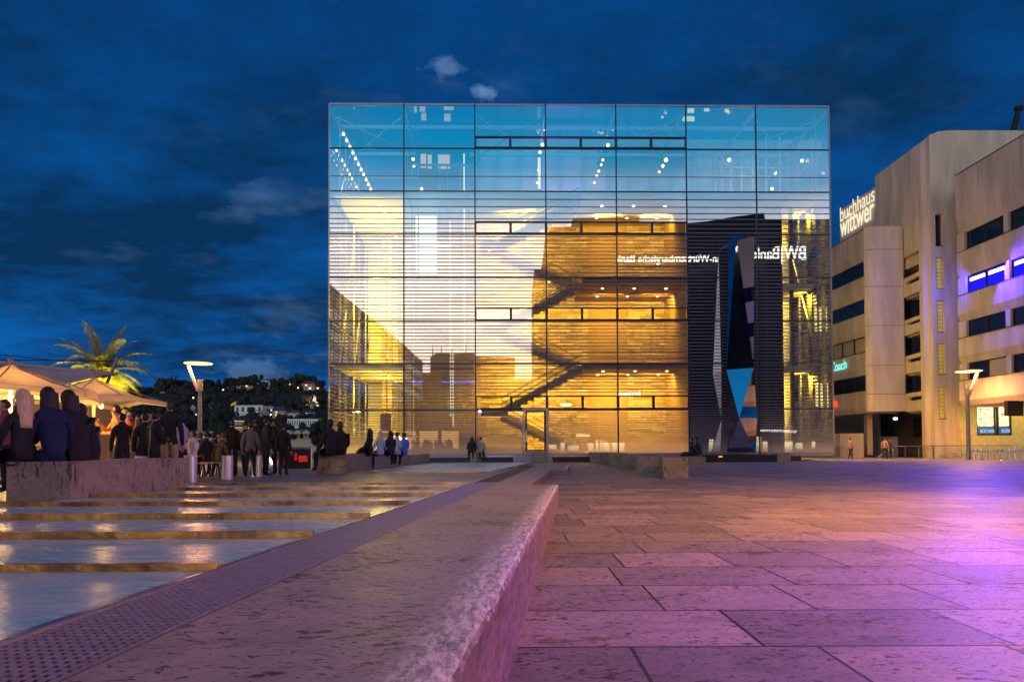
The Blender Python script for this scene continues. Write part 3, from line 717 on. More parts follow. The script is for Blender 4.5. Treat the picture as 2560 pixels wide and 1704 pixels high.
for (a,b,c,d) in ((1728,1744,269,280),(1715,1745,289,301),(1770,1783,269,276),(1822,1832,270,278)):
    mb = MB(); mb.fbox(U(a,3),U(b,3),ZP(d,3),ZP(c,3),3,3.08); mb.build('window_reflection', emis('window_reflection_yellow',(1,.85,.4),1.2), MU)
mb = MB()
for a in (1744,1770,1796,1812,1836,1862,1890,1925,1960,2000,2040): mb.fbox(U(a,6)-.07,U(a,6)+.07,zt,ZP(375 if a < 1900 else 340,6),6,6.15)
for c in (385,418,440): mb.fbox(U(1730,6),U(1990,6),ZP(c,6)-.05,ZP(c,6)+.05,5.9,5.99)
mb.tube(FP(U(1930,4),ZP(440,4),4),FP(U(2010,9),ZP(372,9),9),.12,n=6); mb.tube(FP(U(2000,3),ZP(440,3),3),FP(U(2060,8),ZP(380,8),8),.12,n=6)
mb.build('inner_glazing_frame', mat('inner_frame_pale',(.40,.44,.48),.5,bmp=0), MU)
# low furniture silhouettes in the restaurant
mb = MB(); x = 1518
while x < 1660:
    a, b = U(x,5), U(x+17,5); mb.fbox(a,b,zt+.45,zt+1.05,5,5.08); mb.fbox(a,b,zt+.42,zt+.5,5,5.5)
    for q in (a+.03,b-.06): mb.fbox(q,q+.04,zt,zt+.42,5.02,5.06)
    x += 22
mb.fbox(U(1450,5),U(1488,5),zt,zt+1.0,5.5,6); mb.build('restaurant_seats', mat('seat_blue', (.03,.08,.12), .6, bmp=0), MU)

# ------------------------------------------------------------------ the street behind the camera (seen mirrored in the glass)
M_rear = mat('rear_facade_stone', (.06,.052,.048), .8, var=.25, scale=.4, bmp=0)
M_rwin = mat('dark_office_window', (.01,.011,.014), .3, bmp=0)
M_shop = emis('shopfront_glow', (1,.83,.45), 3.0)
def rear(label, segs, depth=14, wins=True, shop=None):
    """segs: [(px, py_top, virtual depth)] read off the reflection"""
    pts = [(mirror(at(a,1100,Y)), mirror(at(a,b,Y)).z) for a,b,Y in segs]
    r = thing('office_building', (pts[0][0].x, pts[0][0].y, 0), label, 'building', 'buildings behind the viewer')
    mb = MB(); wb = MB()
    for (p,zt_),(q,zu_) in zip(pts, pts[1:]):
        e = (q-p); e.z = 0; ln = e.length
        if ln < .3: continue
        e.normalize(); nb = Vector((-e.y, e.x, 0)); nb = nb if nb.y < 0 else -nb
        P = lambda t, z_, o: (p.x+e.x*t+nb.x*o, p.y+e.y*t+nb.y*o, z_)
        mb.add([P(0,0,0),P(ln,0,0),P(ln,0,depth),P(0,0,depth),P(0,zt_,0),P(ln,zu_,0),P(ln,zu_,depth),P(0,zt_,depth)],[(0,3,2,1),(4,5,6,7),(0,1,5,4),(1,2,6,5),(2,3,7,6),(3,0,4,7)])
        if wins:
            z_ = 5.0
            while z_+2.4 < min(zt_,zu_):
                t = .8
                while t+1.6 < ln:
                    wb.add([P(t,z_,-.03),P(t+1.4,z_,-.03),P(t+1.4,z_+1.7,-.03),P(t,z_+1.7,-.03)],[(0,1,2,3)]); t += 2.4
                z_ += 3.5
    mb.build('wall', M_rear, r)
    if wb.v: tag(wb.build('windows', M_rwin, r), kind='stuff')
    return r, pts
rear('long dark office block behind the viewer, mirrored in the first museum bay', [(822,709,112),(1009,860,178),(1058,905,215)], 12)
rear('low dark block closing the street behind, mirrored in the gap of the second bay', [(1050,935,230),(1095,935,230)], 10, False)
rB, pB = rear('dark block with roof antennas behind the viewer, mirrored low in the museum glass', [(1076,893,150),(1092,882,150),(1187,883,150),(1190,889,150),(1288,893,150)], 14)
for px_, y0 in ((1081,858),(1104,860),(1129,868),(1163,857)):
    mb = MB(); a = mirror(at(px_,893,152)); b = mirror(at(px_,y0,152)); mb.tube((a.x,a.y-1,a.z-1),(b.x,b.y-1,b.z),.18,.06,n=6); mb.build('roof_antenna', M_dark, rB)
rear('low distant block mirrored beside the tall bank tower', [(1286,948,205),(1342,948,205)], 10, False)
rD, pD = rear('tall bank block with stepped top behind the viewer, mirrored in the middle bays', [(1337,672,130),(1360,672,130),(1361,635,130),(1369,633,130),(1370,568,130),(1436,566,130),(1437,545,130),(1603,538,130),(1604,553,130),(1719,559,130)], 16)
rE, pE = rear('dark bank headquarters slab behind the viewer, mirrored behind the silver sculpture', [(1719,559,130),(1915,532,124)], 16)
rear('dark block right of the bank headquarters, mirrored in the last bay', [(1915,549,132),(2330,545,150)], 16)
# lit arcade behind the viewer on the left
r = thing('arcade_building', (-30,-24,0), 'long colonnaded building with brightly lit shopfronts behind the viewer on the left', 'building')
mb = MB(); mb.box((-66,-34,0),(-6,-26.2,9.5)); mb.build('wall', M_rear, r)
mb = MB(); mb.box((-66,-26.2,4.6),(-6,-24,9.5)); mb.build('upper_storey', M_rear, r)
mb = MB(); mb.box((-65.6,-26.15,.4),(-6.4,-26.05,4.2)); mb.build('lit_shopfront', emis('arcade_glow',(1,.56,.16),1.7), r)
for k in range(16):
    mb = MB(); mb.tube((-65+k*3.9,-24.6,0),(-65+k*3.9,-24.6,4.6),.34,.30,n=14); mb.build('column', M_rear, r)
M_sign = emis('white_sign_light', (1,.98,.86), 3.2)
def msign(label, body, px0, px1, py, Yv, h, m, wd=None):
    a = mirror(at(px0,py,Yv)); b = mirror(at(px1,py,Yv)); rt = (b-a); rt.z = 0
    o = lettering('sign_lettering', body, (a.x,a.y,a.z), rt, h, m, ext=.1, width=rt.length, bold=.02)
    o.location = (0,0,0); return tag(o, label, 'sign')
msign('large lit bank logo lettering, mirrored right of the sculpture', 'BW|Bank', 2016, 1884, 648, 122, 3.3, M_sign)
msign('long lit bank name in small letters, mirrored between the fourth and sixth bays', 'Baden-Württembergische Bank', 1840, 1541, 655, 126, 2.0, M_sign)
msign('small lit bank logo low on the facade, mirrored above the vents of the fifth bay', 'BW|Bank', 1601, 1546, 987, 128, 1.1, M_sign)
msign('white lit gallery lettering mirrored low in the last bay', 'GALERIE SCHLICHTEN', 1993, 1900, 1079, 118, .55, M_sign)
def mstrip(parent, name, px0, px1, y0, y1, Yv, m):
    a = mirror(at(px0,y1,Yv)); b = mirror(at(px1,y0,Yv)); c = mirror(at(px1,y1,Yv))
    mb = MB(); mb.add([(a.x,a.y,a.z),(c.x,c.y,a.z),(c.x,c.y,b.z),(a.x,a.y,b.z),(a.x,a.y-.1,a.z),(c.x,c.y-.1,a.z),(c.x,c.y-.1,b.z),(a.x,a.y-.1,b.z)],[(0,1,2,3),(4,5,6,7),(0,1,5,4),(2,3,7,6),(1,2,6,5),(0,3,7,4)])
    return mb.build(name, m, parent)
for (a,b,c,d) in ((1372,1392,1110,1121),(1402,1412,1105,1127),(1416,1447,1113,1127),(1470,1484,1108,1128),(1490,1505,1100,1128),(1508,1524,1105,1128),(1530,1560,1104,1127),(1440,1475,1086,1094)): mstrip(rD,'lit_shop_window',a,b,c,d,128.5,M_shop)
for (a,b,c,d) in ((1773,1790,1098,1128),(1796,1815,1110,1128),(1889,1902,1092,1128),(1906,1918,1102,1128),(1962,1982,1100,1128),(1990,2008,1106,1124),(2030,2038,1102,1120)): mstrip(rE,'lit_shop_window',a,b,c,d,120,M_shop)
mb_blue = emis('blue_neon', (.03,.08,1), 4.0); mb_red = emis('red_neon', (1,.03,.01), 4.0)
for (a,b) in ((1031,1042),(1047,1057),(1102,1190)): mstrip(rB,'neon_strip',a,b,952,956,148,mb_blue)
mstrip(rB,'neon_strip',1120,1156,1048,1054,148,mb_red)

# ------------------------------------------------------------------ faceted mirror sculpture on its black plinth
SC = at(1706,1140,49.1); 
r = thing('mirror_sculpture', (SC.x,SC.y,.45), 'tall faceted mirror pillar pinched near its foot, standing before the glass museum', 'sculpture')
def sp(px, py, Y): return at(px,py,Y)
Yf = 49.1
b0 = [sp(1818,1130,Yf-.3), sp(1887,1130,Yf-.3), sp(1890,1128,Yf+.7), sp(1818,1128,Yf+.7)]
wA = sp(1848,1044,Yf-.98); wL = sp(1825,1046,Yf+.5); wR = sp(1893,1044,Yf+.3); wB = sp(1850,1044,Yf+.7)
m0 = [sp(1816,924,Yf-.1), sp(1884,919,Yf-.1), sp(1886,921,Yf+.7), sp(1820,923,Yf+.7)]
t0 = [sp(1822,603,Yf+.3), sp(1841,588,Yf-.15), sp(1886,595,Yf+.9), sp(1852,590,Yf+.7)]
vs = b0+[wA,wR,wB,wL]+m0+t0
# indices: b0 0-3, wA4 wR5 wB6 wL7, m 8-11, t 12-15
fs = [(0,1,4),(1,5,4),(1,2,5),(2,6,5),(2,3,6),(3,7,6),(3,0,7),(0,4,7),
      (4,9,8),(4,5,9),(5,10,9),(5,6,10),(6,11,10),(6,7,11),(7,8,11),(7,4,8),
      (8,9,13),(8,13,12),(9,14,13),(9,10,14),(10,15,14),(10,11,15),(11,12,15),(11,8,12),(12,13,14,15),(3,2,1,0)]
mb = MB(); rear_v = {2,3,6,10,11,15}; mb.add(vs, fs); mb.m = [1 if len(rear_v & set(f)) >= 2 else 0 for f in fs]; M_mir = mat('mirror_steel', (.42,.44,.50), .02, 1.0, var=.03, bmp=0); mb.build('mirror_body', [M_mir, mat('rear_steel_shade',(.03,.03,.035),.3,1.0,bmp=0)], r)  # rear facets coloured dark as shade, muting their image in the glass
r = thing('sculpture_plinth', (SC.x,SC.y,0), 'long low black plinth carrying the mirror sculpture and spilling a small orange lamp', 'plinth')
a = at(1722,1130,Yf-1.2); b = at(1942,1130,Yf-1.2)
mb = MB(); mb.box((a.x,a.y,0),(b.x,a.y+2.1,.52)); mb.build('black_base', M_black, r, bevel=.01)
mb = MB(); q = at(1801,1141,Yf-1.2); mb.lathe((q.x,q.y-.06,q.z),[(.0,0),(.13,.001),(.13,.02)],14); o = mb.build('orange_lamp', emis('orange_lamp_glow',(1,.35,.02),6), r); 
o.rotation_euler=(0,0,0)
a2 = at(1943,1132,Yf-1.3); b2 = at(1977,1132,Yf-1.3)
mb = MB(); mb.box((a2.x,a2.y,0),(b2.x,a2.y+1.1,a2.z)); tag(mb.build('stone_block', M_block, bevel=.02), 'single violet-lit travertine block at the right end of the black plinth', 'stone block')

# ------------------------------------------------------------------ office building on the right
K = 1.15
M_conc = mat('pale_concrete', (.58,.46,.35), .85, var=.26, scale=.9, bmp=.12, sc3=(1,1,.16))
M_win = mat('window_dark_glass', (.012,.014,.02), .08, var=.1, bmp=0, spec=.9)
M_wfr = mat('window_frame_black', (.012,.010,.010), .5, bmp=0)
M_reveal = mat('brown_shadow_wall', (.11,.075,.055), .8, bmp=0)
def plan(px, Y): v = at(px,1100,Y*K); return Vector((v.x,v.y,0))
def onwall(px, py, A, B):
    d = ray(px,py); e = B-A; n = Vector((-e.y,e.x,0)); o = Vector((0,0,H_)); t = (A-o).dot(n)/Vector((d.x,d.y,0)).dot(n); return o+d*t
BG = thing('office_building', plan(2340,54), 'pale concrete office building with ribbon windows right of the museum', 'building')
class Wall:
    def __init__(s, A, B, k=None):
        s.A, s.B = A, B; s.e = (B-A).normalized(); s.n = Vector((s.e.y,-s.e.x,0))
        if s.n.dot(-A) < 0: s.n = -s.n
    def t(s, px, py=1100): return (onwall(px,py,s.A,s.B)-s.A).dot(s.e)
    def z(s, px, py): return onwall(px,py,s.A,s.B).z
    def P(s, t, z_, o=0): v = s.A+s.e*t+s.n*o; return Vector((v.x,v.y,z_))
    def box(s, mb, t0,t1,z0,z1,o0,o1): return mb.box((t0,o0,z0),(t1,o1,z1), lambda v: s.P(v[0],v[2],v[1]))
    def prof(s, mb, t0, t1, pts):
        n = len(pts); vs = [s.P(t0,z_,o) for o,z_ in pts]+[s.P(t1,z_,o) for o,z_ in pts]
        return mb.add(vs, [tuple(range(n)),tuple(range(2*n-1,n-1,-1))]+[(i,(i+1)%n,n+(i+1)%n,n+i) for i in range(n)])
def ribbon(W, t0, t1, zt_, zb_, mull, tall=None, lit=None, blind=(), q=0.0):
    """one ribbon window band as separate windows between the t positions in mull"""
    edges = [t0]+list(mull)+[t1]
    for i,(a,b) in enumerate(zip(edges,edges[1:])):
        mb = MB(); fw = .09
        W.box(mb,a,b,zb_,zb_+fw,-.62+q,-.50+q); W.box(mb,a,b,zt_-fw,zt_,-.62+q,-.50+q); W.box(mb,a,a+fw,zb_+fw,zt_-fw,-.62+q,-.50+q); W.box(mb,b-fw,b,zb_+fw,zt_-fw,-.62+q,-.50+q)
        f = mb.build('window', M_wfr, BG)
        mb = MB(); W.box(mb,a+fw,b-fw,zb_+fw,zt_-fw,-.60+q,-.57+q)
        mb.build('pane', M_win if i not in blind else mat('closed_blind',(.42,.34,.24),.7,var=.08,bmp=0), f)
        if lit and i in lit:
            mb = MB(); W.box(mb,a+fw+.15,b-fw-.1,zt_-fw-.42,zt_-fw-.16,-.56+q,-.53+q); mb.build('neon_tube', emis('violet_tube',(.72,.45,1),9), f)
# left wing
WL = Wall(plan(2080,61.7), plan(2168,56)); wl0, wl1 = WL.t(1950), WL.t(2168)
zw = [(WL.z(2168,a),WL.z(2168,b)) for a,b in ((647.4,687),(743,781.5),(838,879),(936,975.7))]
zpar, zbot = WL.z(2168,568.7), WL.z(2168,1030.8)
def spandrels(W, t0, t1, zw, ztop, zbot, name='spandrel', dp=.42):
    zs = [ztop]+[b for a,b in zw]; ze = [a for a,b in zw]+[zbot]
    for a, b in zip(zs, ze):
        ch = b+(a-b)*.30 if b != zbot else b+(a-b)*.22
        mb = MB(); W.prof(mb,t0,t1,[(0,a),(.02,ch),(-dp,b),(-1.2,b),(-1.2,a-.02)]); mb.build(name, M_conc, BG)
        mb = MB(); W.box(mb,t0,t1,a,a+.05,-dp-.08,.05); mb.build('window_sill', M_wfr, BG)
spandrels(WL, wl0, wl1, zw, zpar, zbot, dp=.14)
tf = [WL.t(p) for p in (2019,2052,2083,2107,2137)]
for i,(a,b) in enumerate(zw): ribbon(WL, wl0, wl1-.12, a, b, tf, blind=(range(6) if i == 2 else ()), q=.42)
mb = MB(); WL.box(mb,wl1-.12,wl1,zbot+.1,zpar,-1.2,-.05); WL.box(mb,wl0,wl1,zbot,zpar,-3,-1.25); mb.build('wall', M_conc, BG)
def joints(W, t0, t1, z0, z1, step):
    mb = MB(); t = t0+step*.6
    while t < t1: W.box(mb,t-.015,t+.015,z0,z1,.001,.012); t += step
    mb.build('panel_joint', mat('joint_shadow',(.16,.12,.09),.9,bmp=0), BG)
for (a,b),(c,d_) in zip([(0,zpar)]+zw, zw+[(zbot,0)]): joints(WL, wl0, wl1, b-(b-c)*.62, b-.06, 5.4)
# blank bulging bay
WB = Wall(plan(2168,56), plan(2266,56)); b0_, b1_ = 0, WB.t(2266)
zt_, zb_ = WB.z(2220,568.5), WB.z(2220,1028)
mb = MB(); x0 = .0
prof = [(0,0),(.42,.40),(b1_-.25,.40),(b1_,.15),(b1_,-3),(.9,-3),(.9,-.1),(0,-.1)]
poly = [WB.P(t_,0,o_) for t_,o_ in prof]; mb.prism([(p.x,p.y) for p in poly], zb_, zt_); mb.build('wall', M_conc, BG)
mb = MB()
for yy in (626,718,815,914,985):
    z_ = WB.z(2220,yy); poly2 = [WB.P(t_,0,o_+.006) for t_,o_ in ((0,0),(.42,.40),(b1_-.25,.40),(b1_,.15),(b1_,.0),(0.,-.1))]; mb.prism([(p.x,p.y) for p in poly2], z_-.025, z_+.025)
mb.build('joint_line', mat('joint_shadow',(.16,.12,.09),.9,bmp=0), BG)
# recessed balconies
WR_ = Wall(plan(2266,56), plan(2314,52.95)); t1_ = WR_.t(2314)
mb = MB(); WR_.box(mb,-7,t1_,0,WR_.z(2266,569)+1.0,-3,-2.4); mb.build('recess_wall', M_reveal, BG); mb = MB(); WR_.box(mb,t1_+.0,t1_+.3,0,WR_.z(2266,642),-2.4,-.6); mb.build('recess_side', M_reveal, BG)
mb = MB(); WR_.box(mb,0,t1_,WR_.z(2266,642.6),WR_.z(2266,563),-2.3,.05); mb.build('wall', M_conc, BG)
mb = MB(); WR_.box(mb,-3.5,t1_-.05,WR_.z(2300,1090),WR_.z(2300,640),-2.38,-2.30); mb.build('window', M_win, BG)
for ya, yb in ((689,738),(796,835),(887,933),(982,1029)):
    za, zc = WR_.z(2279,ya), WR_.z(2279,yb); mb = MB(); hh = za-zc
    WR_.box(mb,.25,t1_,zc,za-hh*.42,-.25,.12); WR_.box(mb,.25,t1_,za-hh*.22,za,-.25,.12); WR_.box(mb,.25,.7,za-hh*.42,za-hh*.22,-.2,.1)
    WR_.box(mb,0,t1_,zc-.15,zc+.12,-2.3,-.26); mb.build('balcony', M_conc, BG)
# wall with the rooftop lettering
WS = Wall(plan(2108,66.3), plan(2311,54)); ts = WS.t(2316)
mb = MB(); WS.box(mb,0,ts,17.8,WS.z(2311,385),-4,0); mb.build('sign_wall', M_conc, BG)
for (x0_,x1_,y0_,y1_) in ((2270,2312,531,556),(2238,2258,548,568)):
    mb = MB(); zt2, zb2 = WS.z(x1_,y0_-8), WS.z(x1_,y1_-20); WS.box(mb,WS.t(x0_),WS.t(x1_),zb2,zt2,.0,.04); mb.build('window', M_win, BG)
M_letter = emis('bookshop_letter_light', (1,.90,.66), 1.0)
def wsign(label, W, body, px0, px1, py, h, m, o=.18, bold=0.0):
    a = W.P(W.t(px0),W.z(px0,py),o); wd = W.t(px1)-W.t(px0)
    ob = lettering('sign_lettering', body, a, W.e, h, m, ext=.012, width=wd, bold=bold); return tag(ob, label, 'sign')
wsign('upper line of lit rooftop lettering on the concrete wall, smaller letters', WS, 'buchhaus', 2112, 2199, 551, 2.35, M_letter)
wsign('lower line of lit rooftop lettering on the concrete wall, bigger bold letters', WS, 'wittwer', 2113, 2199, 589, 3.3, M_letter, bold=.04)
wsign('cyan lit lettering on the left wing, partly hidden by the museum edge', WL, 'Coach', 2083, 2122, 929, 1.35, emis('cyan_sign',(.2,.95,.85),1.3), .15)
wsign('red lit letters low on the left wing beside the museum edge', WL, 'it', 2083, 2096, 1017, 1.0, emis('red_sign',(1,.03,.01),4), .15)
# fin and tower
mb = MB(); a = at(2314,1100,52.6*K); b = at(2337,1100,52.6*K); zf = at(2330,338,52.6*K).z
mb.add([(a.x,a.y,0),(b.x,a.y-.25,0),(b.x,a.y+.5,0),(a.x,a.y+.5,0),(a.x,a.y,zf-1.0),(b.x,a.y-.25,zf),(b.x,a.y+.5,zf),(a.x,a.y+.5,zf-1.0)],[(0,3,2,1),(4,5,6,7),(0,1,5,4),(1,2,6,5),(2,3,7,6),(3,0,4,7)])
mb.build('fin_wall', M_conc, BG)
WT = Wall(plan(2337,52), plan(2560,52)); tz = lambda y: WT.z(2380,y)
xa, xb, xe = WT.t(2348.6), WT.t(2367.7), WT.t(2640)
SL = [(535.8,615.5),(642.7,722),(750.6,830.8),(858,936),(967,1047.6)]
mb = MB(); WT.box(mb,.01,xa,0,tz(535.8),-.8,0); WT.box(mb,xb,xe,0,tz(535.8),-.8,0)
zs = [tz(535.8)]
for i,(a,b) in enumerate(SL): 
    nxt = tz(SL[i+1][0]) if i < 4 else 0
    WT.box(mb,xa,xb,nxt,tz(b),-.8,0)
top = [(0.01,tz(535.8)),(0.01,tz(340)),(WT.t(2343),tz(335.5)),(WT.t(2360),tz(329)),(WT.t(2380),tz(326.5)),(WT.t(2400),tz(326)),(xe,tz(327.5)),(xe,tz(535.8))]
n = len(top); mb.add([WT.P(t_,z_,0) for t_,z_ in top]+[WT.P(t_,z_,-9) for t_,z_ in top],[tuple(range(n)),tuple(range(2*n-1,n-1,-1))]+[(i,(i+1)%n,n+(i+1)%n,n+i) for i in range(n)])
mb.build('tower', M_conc, BG)
M_swin = mat('stairwell_glass', (.25,.20,.06), .2, emit=(.9,.62,.08), es=.35, var=.5, scale=1.2, bmp=0)
for i,(a,b) in enumerate(SL):
    mb = MB(); WT.box(mb,xa+.03,xb-.03,tz(b)+.03,tz(a)-.03,-.42,-.32); f = mb.build('slit_window', M_win if i == 0 else M_swin, BG)
    mb = MB(); WT.box(mb,xa,xb,tz(b),tz(b)+.08,-.31,-.1); WT.box(mb,xa,xa+.05,tz(b)+.08,tz(a),-.31,-.02)
    k = tz(b)+.5
    while k < tz(a)-.2 and i: WT.box(mb,xa+.06,xb-.02,k,k+.03,-.31,-.28); k += .33
    mb.build('frame', M_wfr, f)
# right wing
WW = Wall(plan(2401,50), plan(2560,43.9)); w0, w1 = WW.t(2401), WW.t(2760)
rz = [(WW.z(2418.7,575.7),WW.z(2418.7,623.5)),(WW.z(2418.7,687),WW.z(2418.7,733.5)),(WW.z(2424.4,798),WW.z(2424.4,841)),(WW.z(2430,903.7),WW.z(2430,948))]
rtop, rbot = WW.z(2401,432), WW.z(2430,1012)
spandrels(WW, w0, w1, rz, rtop, rbot, dp=.25)
M_conc2 = M_conc
tm = [WW.t(p) for p in (2466,2519,2531,2578,2640)]
for i,(a,b) in enumerate(rz):
    ta = WW.t(2420)
    ribbon(WW, ta, w1, a, b, tm, lit=(0,1,3,4) if i == 1 else None, blind=((1,4) if i == 3 else ()), q=.25)
    mb = MB(); WW.box(mb,w0,ta,b,a,-1.2,-.05); mb.build('pier', M_conc, BG); mb = MB(); WW.box(mb,tm[1],tm[2],b,a,-.24,-.05); mb.build('pier', M_conc, BG)
mb = MB(); WW.box(mb,w0,w1,rbot,rtop,-6,-1.25); mb.build('wall', M_conc, BG)
for (a,b),(c,d_) in zip([(0,rtop)]+rz, rz+[(rbot,0)]): joints(WW, w0, w1, b-(b-c)*.62, b-.06, 4.6)
# blue-lit room behind the second ribbon: glowing glass, tubes and the lamp that spills on the plaza
for a, b in ((WW.t(2421),tm[0]),(tm[0],tm[1]),(tm[2],tm[3]),(tm[3],tm[4])):
    mb = MB(); WW.box(mb,a+.12,b-.12,rz[1][1]+.12,rz[1][0]-.12,-.315,-.30); mb.build('blue_lit_blind', emis('blue_window_light',(.01,.008,.95),1.6), BG)
pb = WW.P(WW.t(2425),(rz[1][0]+rz[1][1])/2,-.1)
area('blue_window_spill', WW.P(WW.t(2432),rz[1][0]-.5,.9), 2.6, 260, (.04,.04,1), target=WW.P(-6,rz[1][0]-3,1.4), sy=1.2)
area('blue_window_spill', WW.P(WW.t(2500),rz[1][0]-.5,.8), 4, 3600, (.07,.03,1), target=(14,28,0), sy=1.4)
# ground floor: shop behind the overhang
WG = Wall(plan(2430,51.5), plan(2560,51.3))
M_yel = mat('yellow_lit_wall',(.62,.50,.26),.8,bmp=0)
g0, g1 = WG.t(2402), WG.t(2700)
s0, s1, s2, s3 = WG.t(2443), WG.t(2492), WG.t(2497), WG.t(2531)
zA, zB, zC, zD = WG.z(2470,1016), WG.z(2470,1064), WG.z(2470,1068), WG.z(2470,1085)
mb = MB(); WG.box(mb,g0,s0,0,rbot,-.5,0); WG.box(mb,s0,s3,0,zD-.1,-.5,0); WG.box(mb,s0,s3,zA+.1,rbot,-.5,0); WG.box(mb,s3,g1,0,rbot,-.5,0); mb.build('wall', M_yel, BG)
M_shopin, nt = new_mat('shop_shelves_glow'); out = N(nt,'ShaderNodeOutputMaterial'); em = N(nt,'ShaderNodeEmission'); L(nt,em.outputs[0],out.inputs[0])
tc = N(nt,'ShaderNodeTexCoord'); nz = noise_tex(nt,tc.outputs['Object'],2.2,2,.5,(1.5,1,2.2)); L(nt, ramp(nt,nz,[(.3,(.35,.25,.04)),(.5,(1,.85,.4)),(.65,(1,.95,.75))]), em.inputs[0]); em.inputs[1].default_value = 1.7
for a, b, txt in ((s0,s1,'BÜCHER'),(s2,s3,'IN STUTT')):
    mb = MB()
    for q in ((a,b,zD-.1,zD),(a,b,zB-.05,zC+.12),(a,b,zA,zA+.1),(a,a+.1,zD,zA),(b-.1,b,zD,zA)): WG.box(mb,*q,-.3,-.1)
    f = mb.build('shop_window', M_wfr, BG)
    mb = MB(); WG.box(mb,a+.1,b-.1,zC+.12,zA,-.28,-.24); mb.build('lit_pane', M_shopin, f)
    mb = MB(); WG.box(mb,a+.12,b-.12,zD+.06,zB-.1,-.22,-.16); mb.build('blue_banner', mat('blue_banner',(.02,.13,.42),.5,emit=(.02,.2,.7),es=.25,bmp=0), f)
    lettering('banner_lettering', txt, WG.P(a+.35,zD+.14,-.13), WG.e, .42, emis('banner_white',(.6,.8,1),.9), f, ext=.01, width=(b-a)*.72)
    mb = MB()
    for i in range(4): WG.box(mb,a+.4,b-.5,zC+.35+i*.42,zC+.39+i*.42,-.235,-.2)
    mb.build('shelf', M_wfr, f)
mb = MB(); q = at(2520,1039,44.5*K); p_ = at(2558,1001,44.5*K); mb.box((q.x,q.y,q.z),(p_.x,q.y+.4,p_.z)); mb.build('hanging_board', M_wfr, BG)
area('shop_ceiling_light', WG.P(WG.t(2500),rbot-.15,2.2), 7, 150, (1,.72,.12), target=WG.P(WG.t(2490),0,.6), sy=1.2)
# ground floor left: brown recess, window and low wall
q0, q1 = at(2010,1100,78), at(2320,1100,78)
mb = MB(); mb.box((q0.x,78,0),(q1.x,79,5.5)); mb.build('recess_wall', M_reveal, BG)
a = at(2148,1034,66); b = at(2172,1100,66); mb = MB(); mb.box((at(2083,0,66).x,66,0),(at(2141,0,66).x,68,at(2100,1083,66).z)); mb.build('low_wall', M_conc, BG)
mb = MB(); a = at(2204,1090,72); b = at(2267,1033,72); mb.box((a.x,72,a.z),(b.x,72.2,b.z)); f = mb.build('window', M_win, BG)
mb = MB(); mb.box((a.x-.1,72.25,0),(b.x+3,72.5,5.5)); mb.build('wall', M_conc, BG)
mb = MB(); a = at(2235,1046,71.9); mb.box((a.x,71.8,a.z-.12),(a.x+.35,71.95,a.z+.12)); mb.build('lit_sign_box', M_sign, f)
mb = MB(); a = at(2253,1082,71.9); mb.box((a.x,71.85,a.z),(a.x+.5,71.95,a.z+1.9)); mb.build('lit_pane', M_swin, f)
mb = MB(); mb.box((at(2150,0,67).x,67,zbot-4.0),(at(2153,0,67).x+.4,67.6,zbot)); mb.build('column', M_conc, BG)
# antenna and crane boom on the roof
r = thing('roof_antenna', at(2250,430,60*K), 'thin aerial on the roof edge above the rooftop lettering', 'antenna')
mb = MB(); mb.tube(at(2250,432,60*K),at(2250,404,60*K),.05,n=6); mb.tube(at(2240,410,60*K),at(2262,404,60*K),.02,n=5); mb.build('mast', M_dark, r)
r = thing('crane_boom', at(2520,375,60*K), 'dark leaning boom with a hanging cable above the right roof', 'crane')
mb = MB(); mb.tube(at(2524,372,62),at(2546,275,62),.34,.24,n=8); mb.ell(at(2547,272,62),.45,.35,.3,8,6); mb.build('boom', M_dark, r)
mb = MB(); mb.tube(at(2551,275,62),at(2554,345,62),.02,n=5); mb.build('cable', M_dark, r)

# ------------------------------------------------------------------ street lamps
M_lpole = mat('lamp_grey_paint', (.20,.18,.19), .4, .3, bmp=0)
LAMPC = (1.0,.40,.12)
def street_lamp(loc, sgn, label, e=900, hl=6.9, rad=1.0):
    r = thing('street_lamp', loc, label, 'street lamp', 'disc-headed street lamps', 0); x, y, z0 = loc
    mb = MB(); mb.tube((x,y,z0),(x,y,z0+hl-1.9),.16,.13,n=14); mb.build('pole', M_lpole, r, smooth=False)
    mb = MB(); mb.tube((x,y,z0+hl-1.9),(x,y,z0+hl-1.15),.19,.19,n=14); mb.build('pole_head', M_lpole, r)
    mb = MB(); mb.box((0,-.09,0),(.16,.09,2.0), lambda v: (x+sgn*.12+v[0]*1.0+sgn*v[2]*.36-(.08), y+v[1], z0+hl-1.95+v[2]*.93)); mb.build('arm', M_lpole, r)
    hx = x+sgn*.12
    mb = MB(); mb.lathe((hx-sgn*0,y,z0+hl),[(rad*.35,.09),(rad*.8,.06),(rad,0.0),(rad*.97,-.03),(rad*.3,-.03)][::-1],36)
    h = mb.build('lamp_head', M_lpole, r)
    mb = MB(); mb.lathe((hx,y,z0+hl-.034),[(.02,-.09),(rad*.5,-.075),(rad*.88,-.03),(rad*.9,0)],36); mb.build('lamp_glass', emis('lamp_glass_glow',(1,.50,.16),4), h)
    l = bpy.data.lights.new('lamp_light','AREA'); l.shape='DISK'; l.size = rad*1.4; l.energy = e; l.color = LAMPC
    o = bpy.data.objects.new('lamp_light', l); C.objects.link(o); o.parent = r; o.location = (hx-x,0,hl-.2)
    return r
p = at(499,1100,46); street_lamp((p.x,46,0), -1, 'disc-headed street lamp left of the museum, behind the steel bollards', 900)
p = at(2421,1100,53); street_lamp((p.x,53,0), 1, 'disc-headed street lamp in front of the office building and cafe chairs', 950)
street_lamp((8.9,9.8,0), -1, 'added disc-headed street lamp beyond the right edge of the picture, lighting the near paving', 2300)  # street lamps from here on are added out of view for warm light
